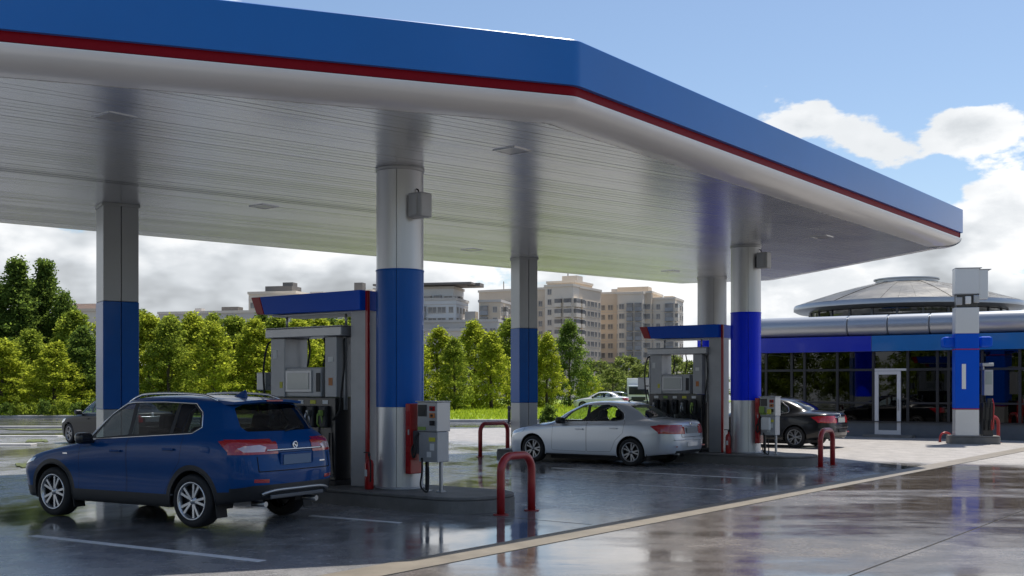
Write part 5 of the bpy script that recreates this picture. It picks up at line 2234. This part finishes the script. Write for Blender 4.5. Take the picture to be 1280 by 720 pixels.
def crown_mesh(name, seed, h, w, m, shape, n_cl, n_leaf, leaf, base=.08):
    """leaf faces in clumps carried by a rough crown volume; shape 0 = broad, 1 = pointed"""
    rr = random.Random(seed)
    vs, fs = [], []
    z0 = h * base
    clumps = []
    # a few boughs give the outline its lobes
    for _ in range(n_cl):
        t = rr.random() ** (.85 if shape else .75)
        z = z0 + (h - z0) * t
        if shape == 1:
            prof = (1 - t) ** 1.0 * 1.0 + .03
        elif shape == 2:
            prof = (1 - t) ** .62 * min(1, .55 + t * 2.2) * 1.04 + .03
        else:
            prof = math.sqrt(max(0, 1 - (2 * (t * .93 + .02) - .78) ** 2 / 1.5)) * (1 - .35 * t ** 4)
        a = rr.uniform(0, 2 * math.pi)
        lob = 1 + .22 * math.sin(a * 3 + seed + z * 1.7) + .16 * math.sin(a * 5 + seed * 2.1 - z * 2.9) + rr.uniform(-.12, .16)
        q = w / 2 * prof * lob * rr.random() ** .38
        clumps.append((q * math.cos(a), q * math.sin(a), z + rr.uniform(-.2, .2), rr.uniform(.55, 1.15)))
    for (cx, cy, cz, s) in clumps:
        rad = s * w * .085 + .10
        for _ in range(n_leaf):
            d = Vector((rr.gauss(0, 1), rr.gauss(0, 1), rr.gauss(0, .9)))
            d = d.normalized() * rad * rr.random() ** .5
            p = Vector((cx, cy, cz)) + d
            if p.z < .1:
                continue
            n = Vector((rr.gauss(0, 1), rr.gauss(0, 1), rr.gauss(0, .8) + .5)).normalized()
            u = n.orthogonal().normalized()
            u = Matrix.Rotation(rr.uniform(0, 6.28), 3, n) @ u
            v = n.cross(u)
            a = leaf * rr.uniform(.6, 1.25)
            b_ = a * rr.uniform(.45, .7)
            k = len(vs)
            vs.extend([tuple(p - u * a), tuple(p - v * b_ + n * b_ * .2), tuple(p + u * a), tuple(p + v * b_ + n * b_ * .2)])
            fs.append((k, k + 1, k + 2, k + 3))
    me = bpy.data.meshes.new(name)
    me.from_pydata(vs, [], fs)
    me.materials.append(MATS[m])
    return me


def trunk_mesh(name, seed, h, r):
    rr = random.Random(seed + 77)
    bm = NB()
    n = 7
    pts, rad = [], []
    x = y = 0
    for i in range(n):
        t = i / (n - 1)
        pts.append((x, y, h * .86 * t))
        rad.append(r * (1 - .8 * t) * (1.25 if i == 0 else 1))
        x += rr.uniform(-.06, .06) * h * .12
        y += rr.uniform(-.06, .06) * h * .12
    tube(bm, pts, rad, 8)
    for i in range(9):
        t = rr.uniform(.18, .8)
        k = int(t * (n - 1))
        p = Vector(pts[k]).lerp(Vector(pts[min(k + 1, n - 1)]), t * (n - 1) - k)
        a = rr.uniform(0, 6.28)
        ln = h * .22 * (1.1 - t)
        q = p + Vector((math.cos(a) * ln, math.sin(a) * ln, ln * rr.uniform(.5, 1.1)))
        mid = p.lerp(q, .5) + Vector((0, 0, -ln * .08))
        tube(bm, [p, mid, q], [r * .42 * (1 - t * .6), r * .28 * (1 - t * .6), r * .08], 5)
    me = bpy.data.meshes.new(name)
    bm.to_mesh(me)
    bm.free()
    me.materials.append(MATS['bark'])
    return me


KINDS = {}
for (key, m, shape, h, w, ncl, nl, leaf, base, nvar) in (
        ('bright', 'leaf_bright', 2, 7.0, 3.6, 210, 52, .092, .02, 4), ('mid', 'leaf_mid', 2, 7.0, 3.8, 210, 52, .092, .02, 3),
        ('tall', 'leaf_dark', 1, 10.0, 5.0, 320, 50, .10, .03, 2), ('dark', 'leaf_dark', 2, 7.6, 4.6, 230, 50, .10, .05, 2),
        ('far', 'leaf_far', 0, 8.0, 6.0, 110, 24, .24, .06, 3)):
    KINDS[key] = [(crown_mesh('crown', 11 * i + len(key) * 7 + 3, h, w, m, shape, ncl, nl, leaf, base), trunk_mesh('trunk', i + len(key), h, .13 if key != 'far' else .2), h, w) for i in range(nvar)]

LOOK = {'bright': 'bushy yellow-green tree', 'mid': 'mid green bushy tree', 'tall': 'tall pointed dark green tree', 'dark': 'dark green round tree', 'far': 'pale distant tree'}
PLACE = [
    (0, 362, 80, 84, 'dark'), (40, 360, 82, 84, 'dark'), (80, 372, 80, 70, 'dark'),
    # px, top y, depth, width px, kind, section
    (-16, 340, 80, 100, 'tall'), (22, 330, 79, 104, 'tall'), (56, 332, 81, 96, 'tall'), (-40, 350, 78, 90, 'tall'), (92, 392, 77, 84, 'mid'), (2, 428, 69, 84, 'bright'), (38, 416, 72, 84, 'mid'),
    (70, 432, 69, 76, 'bright'), (104, 414, 71, 74, 'dark'), (136, 396, 73, 78, 'bright'),
    (186, 396, 73, 74, 'bright'), (212, 402, 71, 74, 'mid'), (240, 396, 75, 78, 'bright'), (266, 408, 70, 74, 'bright'), (292, 398, 76, 80, 'mid'), (318, 404, 73, 76, 'bright'),
    (346, 398, 77, 78, 'mid'), (372, 404, 73, 76, 'bright'), (400, 402, 78, 78, 'bright'), (428, 406, 75, 72, 'mid'), (454, 400, 79, 76, 'bright'), (480, 402, 78, 74, 'mid'),
    (512, 404, 82, 66, 'bright'), (548, 414, 86, 62, 'bright'), (568, 426, 82, 50, 'mid'), (592, 406, 90, 66, 'bright'), (614, 418, 86, 56, 'bright'), (638, 404, 92, 66, 'mid'),
    (664, 414, 94, 56, 'bright'), (684, 420, 92, 44, 'bright'), (712, 406, 96, 58, 'dark'), (733, 462, 104, 36, 'bright'),
    (748, 452, 165, 46, 'far'), (766, 462, 150, 42, 'far'), (782, 446, 185, 46, 'far'), (800, 458, 160, 40, 'far'), (822, 450, 175, 46, 'far'), (842, 446, 180, 44, 'far'), (862, 452, 170, 44, 'far'), (884, 448, 178, 46, 'far'), (660, 470, 190, 44, 'far')]
for i_, px_ in enumerate(range(178, 500, 29)):
    PLACE.append((px_ + (i_ * 5) % 7, 392 + (i_ * 37) % 15, 82 + (i_ * 3) % 5, 62, ('mid', 'bright', 'dark')[i_ % 3]))
ROWS = [(-999, 160, 'left of the SUV pillar'), (160, 500, 'between the SUV pillar and the nearest'), (500, 700, 'behind the square pillar by the sedan'),
        (700, 742, 'above the nose of the silver sedan'), (742, 2000, 'far off before the apartment blocks')]
cnt = {}
for (px, top, dep, wpx, kind) in sorted(PLACE):
    sec = next(r[2] for r in ROWS if r[0] <= px < r[1])
    i = cnt.get(sec, 0)
    cnt[sec] = i + 1
    var = KINDS[kind]
    cm, tm, h, w = var[(i * 7 + px) % len(var)]
    z = HC + (485 - top) * dep / 1400
    p = pt(px, dep)
    rr = random.Random(px + 500)
    t = thing('tree', f'{LOOK[kind]}, {ordinal(i)} from the left {sec}', 'tree', (p.x, p.y, .06 if dep < 120 else 0), rr.uniform(0, 6.28), 'trees beyond the forecourt')
    sw_ = wpx / 1400 * dep / w * 1.14
    t.scale = (sw_, sw_, z / h)
    link(bpy.data.objects.new('trunk', tm), t)
    link(bpy.data.objects.new('crown', cm), t)

# low shrubs on the verge
shm = [crown_mesh('foliage', 300 + i, .75, .9, 'leaf_mid' if i else 'leaf_dark', 0, 40, 26, .06, .02) for i in range(3)]
for i, px in enumerate((8, 24, 41, 56, 67, 79, 95)):
    p = pt(px, 65.5 + (i % 3) * .5)
    t = thing('low_shrub', f'low trimmed shrub on the verge edge, {ordinal(i)} from the left frame edge', 'shrub', (p.x, p.y, .08), i * 1.3, 'low shrubs along the left verge')
    t.scale = (.85, .85, .95 + .2 * (i % 2))
    link(bpy.data.objects.new('foliage', shm[i % 3]), t)
p = pt(686, 52)
t = thing('dark_shrub', 'dark rounded shrub above the bonnet of the silver sedan', 'shrub', (p.x, p.y, 0))
link(bpy.data.objects.new('foliage', crown_mesh('foliage', 341, .75, .8, 'leaf_dark', 0, 60, 30, .06, .02)), t)

# slim dark post on the kerb left of the square pillar
p = pt(636.5, 55)
t = thing('kerb_post', 'slim dark post standing on the verge kerb left of the square pillar', 'post', (p.x, p.y, 0))
bm = NB()
lathe(bm, [(.11, 0), (.11, .06), (.075, .08), (.075, .70), (.095, .72), (.095, .78), (.07, .86), (0, .88)], 18)
obj('shaft', bm, 'plastic', t, angle=40)
bm = NB()
lathe(bm, [(.078, .56), (.08, .565), (.08, .62), (.078, .625)], 18)
obj('band', bm, 'plastic_grey', t)


# the belt of trees across the road behind the camera, seen mirrored in the shop front
def belt():
    rr = random.Random(21)
    src = []
    for key in ('mid', 'dark', 'bright'):
        src.append(KINDS[key][0])
    bmx = bmesh.new()
    for i in range(58):
        cm, tm, h, w = rr.choice(src)
        x = -75 + i * 3.1 + rr.uniform(-1.5, 1.5)
        y = rr.uniform(-34, -26)
        M = Matrix.Translation((x, y, 0)) @ Matrix.Rotation(rr.uniform(0, 6), 4, 'Z') @ Matrix.Diagonal((1.3, 1.3, rr.uniform(1.0, 1.5), 1))
        k0 = len(bmx.verts)
        bmx.from_mesh(cm)
        bmx.verts.ensure_lookup_table()
        for v in bmx.verts[k0:]:
            v.co = M @ v.co
    me = bpy.data.meshes.new('tree_belt')
    bmx.to_mesh(me)
    bmx.free()
    me.materials.append(MATS['leaf_mid'])
    o = link(bpy.data.objects.new('tree_belt', me))
    tag(o, 'belt of green trees mirrored in the shop glass', 'trees', kind='stuff')


belt()

# ------------------------------------------------------------------ apartment blocks
mat('block_beige', (.66, .555, .43), .8, 0, var=.08, vscale=.12)  # wall colours kept pale, standing in for haze over the far blocks
mat('block_pale', (.72, .64, .53), .8, 0, var=.08, vscale=.12)
mat('block_red', (.55, .42, .36), .8)
mat('block_grey', (.58, .54, .49), .8, 0, var=.10, vscale=.15)
mat('block_white', (.68, .68, .67), .7, 0, var=.06, vscale=.12)
mat('block_pane', (.20, .195, .19), .15, 0, coat=.3, var=.5, vscale=.3)  # pane tone lightened: distance haze is put into the colour
mat('block_frame', (.56, .52, .46), .7)
mat('roof_dark', (.19, .175, .16), .8)
mat('loggia', (.30, .31, .32), .5, 0, var=.2, vscale=.4)


def win_mesh(w, h):
    bm = NB()
    t = .12
    for (c, s) in (((-w / 2 - t / 2, 0, 0), (t, .18, h + 2 * t)), ((w / 2 + t / 2, 0, 0), (t, .18, h + 2 * t)), ((0, 0, h / 2 + t / 2), (w, .18, t)), ((0, 0, -h / 2 - t / 2), (w, .24, t))):
        box(bm, c, s, mi=0)
    box(bm, (0, .03, 0), (w, .06, h), mi=1)
    box(bm, (0, -.02, 0), (.08, .06, h), mi=0)
    me = bpy.data.meshes.new('window')
    bm.to_mesh(me)
    bm.free()
    me.materials.append(MATS['block_frame'])
    me.materials.append(MATS['block_pane'])
    return me


WM = [win_mesh(1.5, 1.5), win_mesh(2.2, 1.5), win_mesh(1.1, 1.5)]


def block(name, label, px, dep, rz, wings, wall, floors_from, roof=(), storey=3.0, seed=1):
    """wings: (x0, x1, y0, y1, height) boxes in local metres; windows on the -Y and +X faces"""
    p = pt(px, dep)
    t = thing(name, label, 'building', (p.x, p.y, 0), rz, 'apartment blocks behind the trees')
    rr = random.Random(seed)
    for wi, (x0, x1, y0, y1, h, m, sides) in enumerate(wings):
        bm = NB()
        box(bm, ((x0 + x1) / 2, (y0 + y1) / 2, h / 2), (x1 - x0, y1 - y0, h))
        w_ = obj('wall', bm, m, t)
        bm = NB()
        for (c, s) in ((((x0 + x1) / 2, y0 - .1, h + .35), (x1 - x0 + .5, .3, .7)), (((x0 + x1) / 2, y1 + .1, h + .35), (x1 - x0 + .5, .3, .7)), ((x0 - .1, (y0 + y1) / 2, h + .35), (.3, y1 - y0 - .2, .7)), ((x1 + .1, (y0 + y1) / 2, h + .35), (.3, y1 - y0 - .2, .7))):
            box(bm, c, s)
        obj('parapet', bm, wall, t)
        for side in sides:
            a, b_ = (x0, x1) if side == 'f' else (y0, y1)
            n = max(1, int((b_ - a) / 2.65))
            stp = (b_ - a) / n
            cols = [rr.choice([0, 1, 2, 3]) for _ in range(n)]
            for i in range(n):
                u = a + stp * (i + .5)
                if cols[i] == 3 and h - floors_from > 6:
                    # a stack of glazed loggias
                    bm = NB()
                    zz = floors_from
                    while zz + 2.6 < h - .6:
                        c = (u, y0 - .45, zz + 1.3) if side == 'f' else (x1 + .45, u, zz + 1.3)
                        s = (stp * .72, .9, 1.15) if side == 'f' else (.9, stp * .72, 1.15)
                        box(bm, (c[0], c[1], zz + .55), s, mi=0)
                        s2 = (stp * .68, .8, 1.2) if side == 'f' else (.8, stp * .68, 1.2)
                        box(bm, (c[0], c[1], zz + 1.74), s2, mi=1)
                        s3 = (stp * .74, .94, .18) if side == 'f' else (.94, stp * .74, .18)
                        box(bm, (c[0], c[1], zz + 2.44), s3, mi=0)
                        zz += storey
                    obj('loggia_stack', bm, ['loggia' if rr.random() < .5 else wall, 'block_pane'], t)
                    continue
                zz = floors_from
                while zz + 2.4 < h - .3:
                    o = bpy.data.objects.new('window', WM[cols[i] % 3])
                    link(o, t)
                    o.location = (u, y0 - .05, zz + 1.5) if side == 'f' else (x1 + .05, u, zz + 1.5)
                    if side == 'r':
                        o.rotation_euler = (0, 0, R(90))
                    zz += storey
            # floor bands
            bm = NB()
            zz = floors_from + 3 * storey
            while zz < h - 1:
                c = ((x0 + x1) / 2, y0 - .04, zz) if side == 'f' else (x1 + .04, (y0 + y1) / 2, zz)
                s = (x1 - x0, .10, .16) if side == 'f' else (.10, y1 - y0, .16)
                box(bm, c, s)
                zz += 3 * storey
            if len(bm.verts):
                obj('floor_band', bm, 'block_frame', t)
            else:
                bm.free()
    for (c, s, m) in roof:
        bm = NB()
        box(bm, c, s)
        obj('roof_structure', bm, m, t)
    return t


block('apartment_block', 'beige apartment block with stepped roof right of the square pillar', 724, 330, R(-28),
      [(-34, 0, 0, 16, 31.2, 'block_beige', 'fr'), (-9, 0, -4.5, -.01, 31.4, 'block_pale', 'fr'), (-11, -2, 1, 14, 33.0, 'block_beige', '')], 'block_pale', 7.5,
      roof=(((-5, 6, 34.2), (5, 4, 2.4), 'block_pale'), ((-21, 7, 32.4), (4, 5, 2.2), 'block_beige'), ((-6, 5, 36.2), (.25, .25, 4), 'roof_dark'), ((-28, 5, 32.8), (.2, .2, 4), 'roof_dark')), seed=3)
block('apartment_block', 'wide beige apartment tower farthest right behind the trees', 842, 345, R(-20),
      [(-36, -7, 0, 16, 31.2, 'block_beige', 'fr'), (-6.99, 0, 2, 15, 29.2, 'block_pale', 'fr'), (-17, -9, -3, -.01, 30.8, 'block_pale', 'fr')], 'block_pale', 7.5,
      roof=(((-14, 7, 32.6), (10, 5, 2.2), 'block_beige'), ((-20, 8, 32.4), (3, 3, 2), 'block_grey'), ((-3, 8, 29.9), (3, 3, 1.6), 'block_pale')), seed=8)
block('terraced_block', 'pale stepped block with dark rooftop terrace right of the nearest pillar', 622, 300, R(-14),
      [(-40, 0, 0, 14, 19.5, 'block_grey', 'fr'), (-34, -8, -3, -.01, 17.0, 'block_pale', 'fr'), (-36, -12, 1, 13, 25.6, 'block_white', 'fr'), (-36, -13, 2, 12, 28.8, 'block_white', 'fr'), (-6, 0, 3, 14, 25.0, 'block_beige', 'fr')], 'block_grey', 6.5,
      roof=(((-21, 5, 30.0), (28, 13, .5), 'roof_dark'), ((-27, 6, 30.9), (5, 5, 1.8), 'roof_dark'), ((-24, 6, 32.2), (.9, .9, 1.6), 'roof_dark'), ((-7.5, 5, 29.9), (3.5, 4, .9), 'roof_dark'), ((-17, 6, 26.2), (3, 2, 1.4), 'block_beige'), ((-9, 6, 21.2), (3, 3, 3), 'block_grey')), seed=5)
block('low_block', 'long low grey block with rooftop clutter above the trees left of the nearest pump', 415, 300, R(-14),
      [(-52, -18, 0, 12, 22.3, 'block_grey', 'f'), (-18, 14, -2, 12, 26.2, 'block_grey', 'fr'), (-26, -12, 3, 12, 27.6, 'block_pale', 'f')], 'block_pale', 8.0,
      roof=(((-17, 6, 28.9), (8, 6, 1.6), 'roof_dark'), ((-15, 6, 30.2), (3, 3, 1.2), 'roof_dark'), ((-6, 5, 27.2), (4, 3, 1.5), 'block_grey'), ((-32, 5, 23.6), (5, 3, 1.4), 'roof_dark'), ((-42, 5, 23.4), (2, 2, 1.4), 'block_grey'), ((6, 5, 28.4), (2.4, 2.4, 3.6), 'roof_dark'), ((9, 5, 27.4), (2, 2, 1.8), 'block_pale')), seed=11)
block('small_block', 'small reddish roofed block showing between the tall trees and the square pillar', 112, 260, R(-10),
      [(-9, 5, 0, 10, 19.5, 'block_pale', 'fr')], 'block_beige', 8.0, roof=(((-2, 5, 20.8), (10, 6, 1.4), 'block_red'), ((1, 5, 22), (1, 1, 2), 'block_grey')), seed=2)
